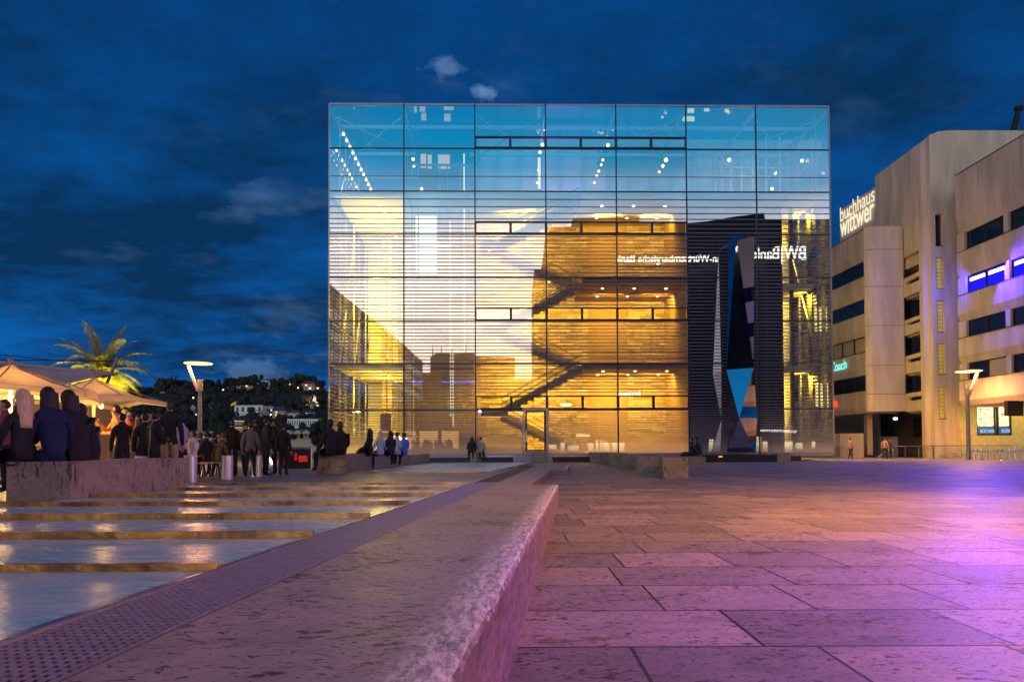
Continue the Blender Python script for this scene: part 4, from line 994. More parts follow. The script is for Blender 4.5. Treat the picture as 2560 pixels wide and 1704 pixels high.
street_lamp((37,30,0), 1, 'added disc-headed street lamp beyond the right edge, before the office building', 3600)
street_lamp((-22,-6,0), 1, 'added disc-headed street lamp behind the viewer on the left', 900)
street_lamp((4,-13,0), -1, 'added disc-headed street lamp behind the viewer in the middle of the square', 1500)
# added coloured floodlights out of view, put in to tint the plaza
def flood(loc, target, e, col, label, ang=70):
    r = thing('added_flood_mast', (loc[0],loc[1],0), label, 'floodlight')
    mb = MB(); mb.tube((loc[0],loc[1],0),(loc[0],loc[1],loc[2]),.12,.09,n=12); mb.build('mast', M_lpole, r)
    d = (Vector(target)-Vector(loc)).normalized()
    mb = MB(); mb.tube(Vector(loc)-d*.05,Vector(loc)+d*.35,.16,.26,n=16,cap=False); mb.build('housing', M_dark, r)
    mb = MB(); mb.tube(Vector(loc)+d*.18,Vector(loc)+d*.2,.2,.21,n=16); mb.build('lens', emis('lens_'+str(int(e)),col,3), r)
    s_ = spot('added_flood', Vector(loc)+d*.4, target, e, col, ang, .9, .25); return r
flood((13.5,8,7.5), (7.0,5.2,0), 17000, (.27,.015,1), 'added mast floodlight throwing violet light over the near right paving', 50)
flood((27,4,7), (-4.8,12.5,.3), 7000, (.20,.06,1), 'added mast floodlight throwing blue violet light across the square to the stone blocks', 22)
flood((-3,-16,7.5), (1.5,5,0), 3600, (.40,.27,1), 'added mast floodlight behind the viewer throwing lilac light over the bench slab', 72)

# ------------------------------------------------------------------ bollards, stone blocks
def bollard(px, pyb, pyt, w, label):
    q = on_terrace(px,pyb); h = (H_-(pyt-1117)*q.y/F_)-g(q.y)
    if q.y < 0: return
    r = thing('steel_bollard', (q.x,q.y,g(q.y)), label, 'bollard', 'brushed steel bollards on the terrace'); rr = w/2*q.y/F_
    mb = MB(); n = 40; mb.lathe((q.x,q.y,g(q.y)),[(rr,0),(rr,h-.012),(rr-.012,h)],n); mb.build('post', mat('bollard_steel',(.75,.72,.68),.32,.9,var=.05,scale=14,bmp=.03,sc3=(4,4,.2)), r, smooth=False)
    mb = MB(); mb.lathe((q.x,q.y,g(q.y)+.003),[(rr+.03,0),(rr+.03,.012)],n); mb.build('foot_ring', M_steel, r)
bollard(476,1206,1134,31,'brushed steel bollard beside the right end of the long stone block')
bollard(568,1198,1134,28,'middle steel bollard of the three free-standing ones')
bollard(641,1191,1134,25,'rightmost steel bollard, nearest to the tilted light tube')
bollard(356,1213,1135,37,'steel bollard whose top just shows above the long stone block')
def block(pts, pyt, label, front=False):
    """pts: on-terrace pixels of front-left, front corner and rear right foot"""
    fn = on_plaza if front else on_terrace
    a, b, c = [fn(*p) for p in pts]; d = a+(c-b); zt_ = H_-(pyt-1117)*b.y/F_
    o = MB(); o.prism([(v.x,v.y) for v in (a,b,c,d)], min(g(v.y) if not front else 0 for v in (a,b,c,d))-.02, zt_)
    o = o.build('stone_block', M_block, bevel=.012); return tag(o, label, 'stone block', 'travertine seat blocks'), zt_
block([(14,1252),(177,1250),(467,1222)], 1148, 'longest travertine seat block in the left foreground, dark streaks down its side')
block([(787,1184),(865,1184),(936,1172)], 1135, 'travertine seat block under the dark couple left of the museum')
block([(936,1173),(963,1172),(1012,1166)], 1135, 'middle travertine seat block under the seated row of people')
block([(1012,1166),(1033,1165),(1074,1161)], 1135, 'short travertine seat block at the right end of the seated row')
block([(1175,1156),(1190,1156.5),(1214,1155)], 1131, 'small travertine seat block under the couple before the museum', True)
RB = [((1656.6,1195),(1721.5,1195),(1702,1184),1144.5,'nearest travertine seat block of the diagonal row on the plaza'),((1592,1181),(1668,1181),(1650,1173),1140.5,'second travertine seat block from the front of the diagonal row'),
 ((1556,1171.5),(1610,1171.5),(1598,1166),1138,'third travertine seat block from the front of the diagonal row'),((1524,1164.5),(1570,1164.5),(1561,1160),1133.5,'fourth travertine seat block from the front of the diagonal row'),
 ((1499,1160),(1535,1160),(1529,1157),1131.5,'fifth travertine seat block from the front of the diagonal row'),((1477.5,1156.5),(1506,1156.5),(1500,1154),1131,'farthest travertine seat block of the diagonal row, before the steps')]
for a,b,c,t_,lb_ in RB: block([a,b,c], t_, lb_, True)
block([(1328,1157),(1368,1157),(1368,1155)], 1131, 'square travertine block standing before the museum door', True)
# leaning light tube, and red frames by the subway exit
r = thing('light_tube', on_terrace(672,1165), 'tilted white light tube standing on the terrace', 'light tube')
q = on_terrace(684,1163); dq = at(658,1123,q.y)
mb = MB(); mb.tube(q,dq,.09,.09,n=10); mb.build('glowing_tube', emis('white_tube_glow',(1,.86,.78),5), r)

# ------------------------------------------------------------------ people
M_skin = mat('skin', (.42,.25,.17), .6, var=.05, bmp=0)
M_top = mat('clothing', (1,1,1), .85, var=.12, scale=9, bmp=.05, objcol=True)
M_tr = {'dark': mat('dark_trousers',(.012,.012,.018),.9,bmp=0), 'jeans': mat('blue_jeans',(.025,.04,.09),.9,bmp=0), 'beige': mat('beige_trousers',(.36,.27,.19),.9,bmp=0)}
M_shoe = mat('shoe', (.05,.045,.045), .6, bmp=0); M_shoew = mat('white_shoe', (.6,.6,.62), .6, bmp=0)
M_eye = mat('eye_dark', (.01,.008,.008), .3, bmp=0)
HAIR = {'dark': mat('dark_hair',(.012,.009,.007),.6,var=.3,scale=20,bmp=.3), 'brown': mat('brown_hair',(.06,.03,.015),.6,var=.3,scale=20,bmp=.3), 'blonde': mat('blonde_hair',(.62,.42,.22),.5,var=.3,scale=18,bmp=.3,sc3=(4,4,.6))}
def person(loc, face, label, pose='stand', top=(.02,.02,.025), trs='dark', hair='dark', long=False, H=1.74, sgn=1, group=None, shoes=None, lean=0.0, bag=None, bulk=1.15):
    k = H/1.74; V, E_, Rd, Mt = [], [], [], []
    def v(p, r, par=None, m=1):
        if m == 1: r = tuple(q*bulk for q in r) if isinstance(r,tuple) else r*bulk
        elif m == 2: r = tuple(q*1.12 for q in r) if isinstance(r,tuple) else r*1.15
        V.append(Vector(p)); Rd.append(r if isinstance(r,tuple) else (r,r)); 
        if par is not None: E_.append((par,len(V)-1)); Mt.append(m)
        return len(V)-1
    sit = pose.startswith('sit'); pz0 = .10 if sit else .95; L_ = lean
    if pose == 'sitlean': L_ = .25
    pel = v((0,0,pz0),(.155,.115)); 
    ws = v((0,.02+L_*.15,pz0+.2),(.135,.10),pel); ch = v((0,.02+L_*.4,pz0+.38),(.165,.115),ws); uc = v((0,L_*.55,pz0+.48),(.13,.09),ch)
    nk = v((0,.01+L_*.66,pz0+.565),(.066,.068),uc,0); hd = v((0,.04+L_*.75,pz0+.65),(.072,.085),nk,0); h2 = v((0,.035+L_*.8,pz0+.735),(.078,.092),hd,0); h3 = v((0,.025+L_*.8,pz0+.80),(.05,.06),h2,0)
    v((0,.04+L_*.78+.098,pz0+.675),(.010,.012),hd,0)
    for s in (-1,1): v((s*.082,.03+L_*.78,pz0+.69),(.010,.018),h2,0)
    for s in (-1,1):
        sh = v((s*.175,L_*.5,pz0+.44),(.062,.062),uc)
        base = Vector((s*.175,L_*.5,pz0+.44))
        if pose in ('stand','walk'): el, wr, hn = Vector((s*.24,-.03,pz0+.15)), Vector((s*.24,.07+(.08*s*sgn if pose=='walk' else 0),pz0-.09)), Vector((s*.235,.10,pz0-.17))
        elif pose == 'drink' and s == sgn: el, wr, hn = Vector((s*.25,.16,pz0+.2)), Vector((s*.12,.34,pz0+.38)), Vector((s*.08,.38,pz0+.44))
        elif pose == 'arms' or pose == 'drink': el, wr, hn = Vector((s*.26,.05,pz0+.16)), Vector((s*.05,.24,pz0+.16)), Vector((-s*.03,.26,pz0+.17))
        elif pose == 'sitback': el, wr, hn = Vector((s*.26,-.18,pz0+.2)), Vector((s*.27,-.34,pz0-.0)), Vector((s*.27,-.38,pz0-.04))
        else: el, wr, hn = Vector((s*.24,.10+L_*.3,pz0+.17)), Vector((s*.13,.33+L_*.2,pz0+.10)), Vector((s*.09,.40+L_*.2,pz0+.08))
        e = v(el,.052,sh); w_ = v(wr,.036,e,1); dr = (hn-wr).normalized(); hp = v(hn,(.028,.026),w_,0)
        side = dr.cross(Vector((0,1,0.3))).normalized() if abs(dr.y) < .8 else Vector((1,0,0))
        for i, ln in enumerate((.062,.074,.070,.056)):
            a = v(hn+dr*.035+side*(.017*(i-1.5)),.0095,hp,0); b = v(hn+dr*(.035+ln*.6)+side*(.019*(i-1.5))+Vector((0,.006,-.004)),.0085,a,0); v(hn+dr*(.035+ln)+side*(.018*(i-1.5))+Vector((0,.02,-.012)),.0075,b,0)
        a = v(hn+side*.034*s-dr*.01,.011,hp,0); v(hn+side*.052*s+dr*.03,.009,a,0)
        hip = v((s*.09,0,pz0-.04),(.092,.095),pel,2)
        if sit: 
            ext = .34 if pose == 'sitback' else 0
            kn = v((s*.12,.43,pz0+.0+(.06 if s==sgn else 0)),.066,hip,2); an = v((s*.12,.46+ext,pz0-.43+(.05 if ext else 0)),.040,kn,2); v((s*.13,.60+ext,pz0-.47+(.05 if ext else 0)),.036,an,3)
        elif pose == 'walk': kn = v((s*.09,.10*s*sgn+.04,.5),.062,hip,2); an = v((s*.09,.24*s*sgn-.04,.09),.040,kn,2); v((s*.1,.24*s*sgn+.11,.04),.036,an,3)
        else: kn = v((s*.105,.02,.5),.062,hip,2); an = v((s*.115,-.01,.09),.042,kn,2); v((s*.13,.13,.04),.036,an,3)
    me = bpy.data.meshes.new('body_skel'); me.from_pydata([tuple(p) for p in V], E_, [])
    o = bpy.data.objects.new('tmp', me); C.objects.link(o); md = o.modifiers.new('s','SKIN'); md.use_smooth_shade = True; md.branch_smoothing = .6
    for i, (rx, ry) in enumerate(Rd): me.skin_vertices[0].data[i].radius = (rx, ry); me.skin_vertices[0].data[i].use_root = (i == 0)
    o.modifiers.new('b','SUBSURF').levels = 1 if H_ else 2
    dg = bpy.context.evaluated_depsgraph_get(); dg.update(); m2 = bpy.data.meshes.new_from_object(o.evaluated_get(dg)); bpy.data.objects.remove(o)
    m2.materials.clear()
    for m in (M_skin, M_top, M_tr[trs], shoes or M_shoe, M_eye): m2.materials.append(m)
    segs = [(V[a], V[b], Mt[i], (Rd[a][0]+Rd[b][0])/2) for i,(a,b) in enumerate(E_)]
    for p in m2.polygons:
        c = p.center; best = 9; bm_ = 1
        for a, b, m, rr in segs:
            ab = b-a; t = max(0,min(1,(c-a).dot(ab)/max(ab.length_squared,1e-9))); dd = (c-a-ab*t).length-rr
            if dd < best: best, bm_ = dd, m
        if bm_ == 2 and c.z > pz0-.07: bm_ = 1
        elif bm_ == 1 and c.z < pz0-.07 and abs(c.x) < .17 and not sit: bm_ = 2
        p.material_index = bm_; p.use_smooth = True
    # eyes and mouth joined into the same mesh
    bm = bmesh.new(); bm.from_mesh(m2)
    hy = .04+L_*.78+.078
    for (ex, ez, sx_, sz_) in ((-.030,pz0+.70,.011,.006),(.030,pz0+.70,.011,.006),(0,pz0+.637,.022,.005)):
        g_ = bmesh.ops.create_uvsphere(bm, u_segments=8, v_segments=5, radius=1, matrix=Matrix.Translation((ex,hy+(.004 if ex else .002),ez)) @ Matrix.Diagonal((sx_,.008,sz_,1)))
        fs_ = {f for q in g_['verts'] for f in q.link_faces}
        for f in fs_: f.material_index = 4
    bm.to_mesh(m2); bm.free(); m2.name = 'person'
    ob = bpy.data.objects.new('person', m2); C.objects.link(ob); ob.location = loc; ob.rotation_euler = (0,0,face); ob.scale = (k,k,k); ob.color = (*top,1)
    tag(ob, label, 'person', group)
    mb = MB(); cy = .028+L_*.8; cz = pz0+.725; nu, nv = 18, 12; vs = []
    for j in range(nv+1):
        t = math.pi*j/nv
        for i in range(nu):
            p_ = 2*math.pi*i/nu; kx = 1+noise.noise(Vector((i*.9,j*.8,len(label))))*.06
            vs.append(Vector((.083*math.sin(t)*math.cos(p_)*kx*(1-.18*(math.cos(t)<0)*abs(math.cos(t))), .100*math.sin(t)*math.sin(p_)*kx, .108*math.cos(t)*kx)))
    fs_ = []
    for j in range(nv):
        for i in range(nu):
            q = [j*nu+i,(j+1)*nu+i,(j+1)*nu+(i+1)%nu,j*nu+(i+1)%nu]; c_ = sum((vs[a] for a in q), Vector())/4
            if not (c_.y > .035 and c_.z < .055) and not c_.z < -.085: fs_.append(tuple(q))
    mb.add([p_+Vector((0,cy-.008,cz)) for p_ in vs], fs_)
    if long:
        n0 = len(mb.v); rows = []
        for j in range(9):
            t = j/8; zz = cz+.03-t*.42; wd = .095+.03*math.sin(t*2.6); th = .075*(1-t*.45)
            rows.append([Vector((wd*math.cos(a)*(1-.25*t), cy-.05-t*.03+th*math.sin(a)*(1 if math.sin(a)<0 else .35), zz)) for a in [2*math.pi*i/12 for i in range(12)]])
        vv = [p_ for rw in rows for p_ in rw]; mb.add(vv, [(j*12+i,(j+1)*12+i,(j+1)*12+(i+1)%12,j*12+(i+1)%12) for j in range(8) for i in range(12)]+[tuple(96+i for i in range(12))])
    hr = mb.build('hair', HAIR[hair], ob, smooth=True, local=True)
    if bag:
        mb = MB(); mb.tube((-.17,.02,pz0+.5),(.16,-.13,pz0+.02),.016,n=6); mb.tube((-.17,.02,pz0+.5),(.16,.13,pz0+.02),.016,n=6); mb.box((.13,-.12,pz0-.16),(.21,.12,pz0+.04)); mb.build('shoulder_bag', M_dark, ob, local=True)
    return ob
PI = math.pi
BK = (.012,.012,.016)
def PS(px, Y, z_, face, label, **kw): v = at(px,1100,Y); return person((v.x,Y,z_), face, label, **kw)
zb1 = H_-(1148-1117)*9.0/F_
GB = 'people sitting with their backs to the viewer on the long stone block'
PS(58,9.4,zb1-.02,1.25,'person with a long blonde ponytail and black top, back turned, on the long block',pose='sit',top=BK,hair='blonde',long=True,H=1.9,group=GB)
PS(140,9.6,zb1-.04,1.0,'person in a dark blue padded jacket, back turned, on the long block',pose='sitlean',top=(.004,.009,.055),hair='dark',long=True,H=2.05,group=GB,bulk=1.45)
PS(196,10.2,zb1-.06,1.1,'person in black hunched behind the blue jacket on the long block',pose='sitlean',top=BK,hair='dark',long=True,H=2.1,group=GB,bulk=1.6)
PS(236,11.2,zb1-.10,1.6,'person in black bent low at the right end of the long block group',pose='sitlean',top=BK,hair='dark',H=1.9,group=GB,bulk=1.5)
PS(16,14,g(14),PI*.8,'person in a dusky red top at the left picture edge, facing the viewer',pose='arms',top=(.25,.05,.05),hair='brown')
GC = 'standing crowd by the parasols'
def ST(px, Y, face, label, headpy, **kw):
    # stature from the pixel row of the crown of the head
    hgt = (at(px,headpy,Y).z-g(Y)); kw.setdefault('H', max(1.5,min(1.92,hgt))); return PS(px,Y,g(Y),face,label,group=GC,**kw)
ST(292,17.5,2.3,'person in a glowing orange shirt right of the dark bench group',1016,pose='drink',top=(.65,.26,.08),hair='brown')
ST(312,18.6,-2.6,'person in a pale coat turned away beside the orange shirt',1020,pose='stand',top=(.40,.30,.28),hair='dark')
ST(328,16.8,2.8,'person in a red top holding a drink in the crowd',1028,pose='drink',top=(.5,.04,.03),hair='dark',trs='jeans')
ST(348,15.8,2.9,'person in a dark jacket with an open orange collar, facing the viewer',1040,pose='arms',top=(.20,.09,.05),hair='brown')
ST(374,16.5,3.4,'person in a plum jacket in the middle of the crowd',1033,pose='drink',top=(.10,.03,.05),hair='dark',sgn=-1)
ST(396,15.6,.6,'tall person in black with a rosy face, left of the beige trousers',1034,pose='arms',top=(.03,.015,.02),hair='brown')
ST(424,15.2,.3,'person in a black jacket and beige trousers, back turned',1036,pose='stand',top=BK,hair='brown',trs='beige',H=1.8)
ST(456,16.0,1.5,'person in a light grey shirt in profile at the right end of the crowd',1041,pose='arms',top=(.42,.38,.44),hair='dark')
PS(483,18.5,g(18.5)+.42,2.6,'seated person in a white T-shirt with braces, left of the lamp post foot',pose='sit',top=(.75,.62,.66),hair='brown',H=1.7)
PS(516,19.6,g(19.6)+.42,1.2,'seated person in black right of the lamp post foot',pose='sit',top=BK,hair='dark',H=1.75)
PS(545,20.4,g(20.4)+.40,-.4,'seated person in a dark brown coat between the first two bollards',pose='sitlean',top=(.04,.025,.02),hair='brown',H=1.75)
for px_, Y_, f_, hp_, ps_, l_ in ((362,14.6,.4,1046,'stand','person in black directly in front of the red and orange tops'),(386,14.2,-.5,1050,'arms','short person in black before the rosy-faced one'),(408,17.4,2.4,1038,'drink','person in deep brown between the plum and the beige trousers'),
   (438,17.9,-2.2,1044,'arms','person in charcoal half hidden behind the beige trousers'),(306,15.2,.7,1036,'stand','person in black at the left end of the standing crowd')):
    ST(px_,Y_,f_,l_,hp_,pose=ps_,top=(.012,.009,.012) if 'brown' not in l_ else (.05,.025,.015),hair='dark',bulk=1.3)
for px_, Y_, f_, l_ in ((502,19.5,.8,'seated person in black behind the lamp post, left of the first gap'),(534,18.8,-.6,'seated person in black between the first and second bollard'),(560,20.5,2.6,'seated person in dark red facing the viewer behind the second bollard')):
    Y_ += 2.2; PS(px_,Y_,g(Y_)+.42,f_,l_,pose='sit',top=BK if 'red' not in l_ else (.10,.01,.01),hair='dark',H=1.78,bulk=1.3)
GD = 'dark standing group behind the bollards'
for px_, Y_, f_, l_, hp, c_, ps in ((580,17.5,.4,'person in black standing just right of the second bollard',1052,BK,'stand'),(612,18.2,-2.4,'person in a very dark coat facing the viewer between the second and third bollard',1062,(.02,.015,.02),'walk'),
   (640,19.5,.8,'person in a dark brown jacket behind the third bollard',1048,(.05,.03,.025),'arms'),(664,17.2,-.9,'broad person in black left of the tilted light tube',1046,BK,'stand'),(688,18.5,2.0,'person in black above the tilted light tube',1052,BK,'arms'),(708,17.8,-.2,'person in black at the right end of the dark standing group',1060,(.025,.02,.03),'stand'),(626,15.8,.2,'person in a grey hooded top stooping beside the third bollard',1085,(.30,.26,.28),'walk')):
    Y_ += 3.6; hgt = at(px_,hp,Y_).z-g(Y_); PS(px_,Y_,g(Y_),f_,l_,pose=ps,top=tuple(q*.35 for q in c_),H=max(1.55,min(1.95,hgt)),group=GD,bulk=1.3)
zbc = H_-(1135-1117)*23.0/F_
PS(826,23.0,zbc-.02,.9,'taller person of the dark couple on the seat block left of the museum',pose='sit',top=BK,H=2.3,bulk=1.5)
PS(851,23.6,zbc-.02,.6,'shorter person of the dark couple on the seat block, wide black coat',pose='sit',top=BK,hair='brown',H=2.2,bulk=1.6)
GS = 'people seated in a row on the travertine blocks'
def SB(px, Y, face, label, **kw): return PS(px,Y,H_-(1135-1117)*Y/F_-.02,face,label,pose='sit',group=GS,**kw)
SB(925,28.6,1.5,'seated person with long curly dark hair, hand stretched to the left',top=BK,hair='dark',long=True,H=2.1,bulk=1.4)
SB(951,31.0,.9,'seated person with long pale blonde hair and a light blue top',top=(.40,.45,.62),hair='blonde',long=True,H=2.1)
SB(977,31.8,.9,'seated person in a dark navy coat between the blonde and the white top',top=(.015,.015,.05),hair='dark',long=True,H=2.15,bulk=1.4)
SB(994,33.2,.9,'seated person in a white top with a dark shoulder strap',top=(.55,.45,.55),hair='brown',H=2.1,bag=True,bulk=1.2)
SB(1011,34.4,.8,'seated person in a bright blue shirt at the right end of the row',top=(.06,.16,.62),hair='dark',H=2.15,bulk=1.3)
zb3 = H_-(1131-1117)*47/F_
PS(1180,46.5,zb3,.2,'person in black with long hair sitting left in the couple before the museum',pose='sit',top=BK,hair='dark',long=True,H=2.1,bulk=1.3)
PS(1200,46.8,zb3,-.2,'person in a pale beige jacket sitting right in the couple before the museum',pose='sitlean',top=(.42,.32,.27),hair='dark',H=2.1,bulk=1.3)
zb4 = .52
PS(1731,43.2,zb4,1.2,'person in black leaning back, legs stretched out left, before the museum plinth',pose='sitback',top=BK,H=2.25,bulk=1.3)
PS(1752,43.0,zb4,.9,'person in black jacket and jeans seated before the museum plinth',pose='sitlean',top=BK,trs='jeans',H=2.3,shoes=M_shoew,bulk=1.35)
mbk = MB(); qa = at(1722,1100,42.9); qb = at(1762,1100,42.9); mbk.box((qa.x,42.75,0),(qb.x,43.75,.5)); tag(mbk.build('stone_block', M_block, bevel=.012),'travertine block under the two people in black before the plinth','stone block','travertine seat blocks')
PS(2126,57,0,.5,'person in a pale top walking past the low wall under the office building',pose='walk',top=(.40,.22,.16),hair='brown',H=1.75)
PS(2212,56,0,-.8,'person in a pink skirt-length coat walking below the dark shop window',pose='walk',top=(.45,.20,.20),hair='brown',H=1.75)
PS(2222,57,0,-.8,'person in a dark top walking behind the pink coat',pose='walk',top=(.08,.05,.05),hair='dark',H=1.8)

# ------------------------------------------------------------------ cafe chairs, tables and railings on the right
M_chrome = mat('chrome_tube', (.70,.68,.72), .15, 1.0, var=.05, bmp=0)
M_seatg = mat('aluminium_seat', (.45,.44,.55), .3, .9, var=.05, bmp=0)
def make_chair():
    r = thing('cafe_chair', (0,0,0), 'shiny aluminium cafe armchair', 'chair')
    mb = MB(); 
    for i in range(6): mb.box((-.22,-.2+i*.07,.44),(.22,-.15+i*.07,.455))
    mb.build('seat', M_seatg, r)
    mb = MB()
    for zz in (.58,.66,.74): 
        for i in range(6):
            a0, a1 = R(200+i*23.3), R(200+(i+1)*23.3); mb.add([(.25*math.cos(a),.24*math.sin(a)-.0,z_) for a in (a0,a1) for z_ in (zz,zz+.05)]+[(.235*math.cos(a),.225*math.sin(a),z_) for a in (a0,a1) for z_ in (zz,zz+.05)],[(0,2,3,1),(4,5,7,6),(0,1,5,4),(2,6,7,3),(1,3,7,5),(0,4,6,2)])
    mb.build('backrest', M_seatg, r)
    for s in (-1,1):
        for t in (-1,1):
            mb = MB(); mb.tube((s*.22,t*.2,.45),(s*.26,t*.25,0),.014,n=7); mb.build('leg', M_chrome, r)
        mb = MB(); mb.tube((s*.25,.22,.45),(s*.27,.2,.66),.014,n=7); mb.tube((s*.27,.2,.66),(s*.26,-.1,.68),.016,n=7); mb.tube((s*.26,-.1,.68),(s*.22,-.2,.80),.014,n=7); mb.build('armrest', M_chrome, r)
    return r
ch0 = make_chair()
CH = [(2432,50.8,.4),(2447,52.2,2.6),(2464,51.0,3.4),(2484,51.6,.2),(2497,52.8,2.9),(2512,50.9,-.4),(2530,51.8,.6),(2541,53.0,3.0),(2552,50.8,.1)]
LBL = ['directly right of the lamp pole','turned to the wall behind the lamp pole','third from the lamp pole','fourth from the lamp pole, facing the shop','under the first blue banner','left of the gap below the second banner','seventh from the lamp pole','in the rear row near the picture edge','cut by the right picture edge']
for i,(px_,Y_,rz_) in enumerate(CH):
    v = at(px_,1100,Y_); lb_ = 'aluminium cafe armchair, '+LBL[i]
    if i == 0: ch0.location = (v.x,Y_,0); ch0.rotation_euler = (0,0,rz_); ch0['label'] = lb_; ch0['group'] = 'cafe chairs before the shop'
    else: copy_thing(ch0,(v.x,Y_,0),rz_,lb_,'cafe chairs before the shop')
for i,(px_,Y_) in enumerate(((2456,51.6),(2505,51.7),(2545,51.9))):
    v = at(px_,1100,Y_); r = thing('cafe_table',(v.x,Y_,0),'round aluminium cafe table, '+['the one nearest the lamp pole','the middle one of three','the one nearest the picture edge'][i],'table','cafe tables')
    mb = MB(); mb.lathe((v.x,Y_,.72),[(.35,0),(.36,.015),(.35,.03)],28); mb.build('tabletop', M_seatg, r)
    mb = MB(); mb.tube((v.x,Y_,.03),(v.x,Y_,.72),.03,n=10); mb.lathe((v.x,Y_,0),[(.22,0),(.2,.02),(.04,.04)],16); mb.build('pedestal', M_chrome, r)
M_rg = glass('railing_glass', .12, (.82,.84,.80))
def railing(label, pxs, Y0, Y1, h=1.08):
    a, b = at(pxs[0],1100,Y0), at(pxs[-1],1100,Y1); r = thing('glass_railing',(a.x,a.y,0),label,'railing','glass railings')
    P_ = [at(px_,1100,Y0+(Y1-Y0)*(px_-pxs[0])/(pxs[-1]-pxs[0])) for px_ in pxs]
    for p_ in P_: 
        mb = MB(); mb.box((p_.x-.03,p_.y-.03,0),(p_.x+.03,p_.y+.03,h)); mb.build('post', M_chrome, r)
    for p_, q_ in zip(P_,P_[1:]):
        mb = MB(); mb.add([(p_.x+.05,p_.y,.08),(q_.x-.05,q_.y,.08),(q_.x-.05,q_.y,h-.08),(p_.x+.05,p_.y,h-.08)],[(0,1,2,3)]); mb.build('glass_pane', M_rg, r)
    mb = MB(); mb.tube((P_[0].x,P_[0].y,h),(P_[-1].x,P_[-1].y,h),.035,n=8); mb.build('handrail', M_chrome, r); return r
railing('glass railing with steel handrail behind the cafe chairs', (2404,2470,2535,2600), 54.5, 54.5)
railing('glass railing panel in front of the tower foot', (2335,2404), 54.3, 54.4)
rs = railing('row of glass panels closing the stair down beside the lit tower foot', (2230,2262,2296,2333), 58, 54.4)
mb = MB(); a = at(2186,1149,59); b = at(2230,1113,58); mb.tube(a,b,.07,n=8); mb.build('sloping_handrail', M_chrome, rs)
railing('plain steel rail under the museum overhang at the low wall', (2085,2131), 60, 60, 1.15)
mb = MB(); c = at(2385,1141,56); r = thing('leafy_plant',(c.x,c.y,0),'small green plants behind the glass railing at the tower foot','plant')
for i in range(120):
    p_ = Vector((c.x+random.uniform(-1.3,1.3),c.y+random.uniform(-.3,.3),random.uniform(.05,.45))); d_ = Vector((random.uniform(-1,1),random.uniform(-1,1),random.uniform(.2,1))).normalized()*.14; e_ = d_.orthogonal().normalized()*.05
    mb.add([p_,p_+d_*.5+e_,p_+d_,p_+d_*.5-e_],[(0,1,2,3)])
M_leaf = mat('leaf_green', (.06,.11,.03), .6, var=.4, scale=8, bmp=0)
mb.build('leaves', M_leaf, r)

# ------------------------------------------------------------------ parasols, awning, palm
M_canv, nt = new_mat('cream_canvas')
out = N(nt,'ShaderNodeOutputMaterial'); mx = N(nt,'ShaderNodeMixShader'); mx.inputs[0].default_value=.45
d = N(nt,'ShaderNodeBsdfDiffuse'); d.inputs[0].default_value=(.78,.70,.56,1); tl = N(nt,'ShaderNodeBsdfTranslucent'); tl.inputs[0].default_value=(.9,.76,.5,1)
tc = N(nt,'ShaderNodeTexCoord'); L(nt, bump(nt, noise_tex(nt,tc.outputs['Object'],1.5,3,.5), .3, .05), d.inputs['Normal'])
L(nt,d.outputs[0],mx.inputs[1]); L(nt,tl.outputs[0],mx.inputs[2]); L(nt,mx.outputs[0],out.inputs[0])
M_wood = mat('light_wood_pole', (.45,.30,.17), .6, var=.15, scale=6, bmp=.05)
WARM = (1,.56,.16)
def parasol(loc, half, zap, zev, rot, label, e):
    x, y, z0 = loc; r = thing('parasol', loc, label, 'parasol', 'cream canvas parasols')
    mb = MB(); n = 8; cr = [Vector((x,y,zap))]; P = []
    for i in range(4):
        a = rot+PI/4+i*PI/2; P.append(Vector((x+half*1.414*math.cos(a), y+half*1.414*math.sin(a), zev-.12)))
    pts = []
    for i in range(4):
        A, B_ = P[i], P[(i+1)%4]; pts += [A, (A+B_)/2+Vector((0,0,.16))]
    # gently sagging gores subdivided in rings
    rings = []
    for j in range(1,7):
        t = j/6; ring = []
        for k in range(8):
            p_ = cr[0].lerp(pts[k],t); p_.z -= .16*math.sin(t*PI); ring.append(p_)
            q_ = cr[0].lerp((pts[k]+pts[(k+1)%8])/2,t); q_.z -= .23*math.sin(t*PI); ring.append(q_)
        rings.append(ring)
    vs = cr+[p_ for rg in rings for p_ in rg]; fs = [(0,1+i,1+(i+1)%16) for i in range(16)]
    for j in range(5): fs += [(1+j*16+i,1+(j+1)*16+i,1+(j+1)*16+(i+1)%16,1+j*16+(i+1)%16) for i in range(16)]
    lo = 1+5*16; k0 = len(vs); vs += [p_-Vector((0,0,.13)) for p_ in rings[-1]]; fs += [(lo+i,k0+i,k0+(i+1)%16,lo+(i+1)%16) for i in range(16)]
    mb.add(vs, fs); o = mb.build('canopy', M_canv, r); sdm = o.modifiers.new('t','SOLIDIFY'); sdm.thickness = .012
    mb = MB(); mb.tube((x,y,z0),(x,y,zap+.05),.045,n=12); mb.ell((x,y,zap+.06),.07,.07,.07); mb.build('pole', M_wood, r)
    for k in range(8):
        mb = MB(); mb.tube((x,y,zap-.06),pts[k]-Vector((0,0,.06)),.018,n=5); mb.build('rib', M_wood, r)
    mb = MB(); mb.box((x-.45,y-.45,z0),(x+.45,y+.45,z0+.09)); mb.build('base_plate', M_dark, r, bevel=.01)
    mb = MB()
    mb.ell((x+.35,y-.2,zev-.25),.07,.07,.09); mb.build('hanging_lamp', emis('warm_bulb',(1,.6,.2),3), r)
    l = point('lamp_light', (0,0,0), e, WARM, .45); l.parent = r; l.location = (.2,-.1,zev-z0-.3)
    return r
q = at(24,1100,16.6); parasol((q.x,16.6,g(16.6)), 1.75, at(24,908,16.6).z, at(120,984,16.6).z+.1, .45, 'large cream parasol at the left picture edge, glowing warm from beneath', 700)
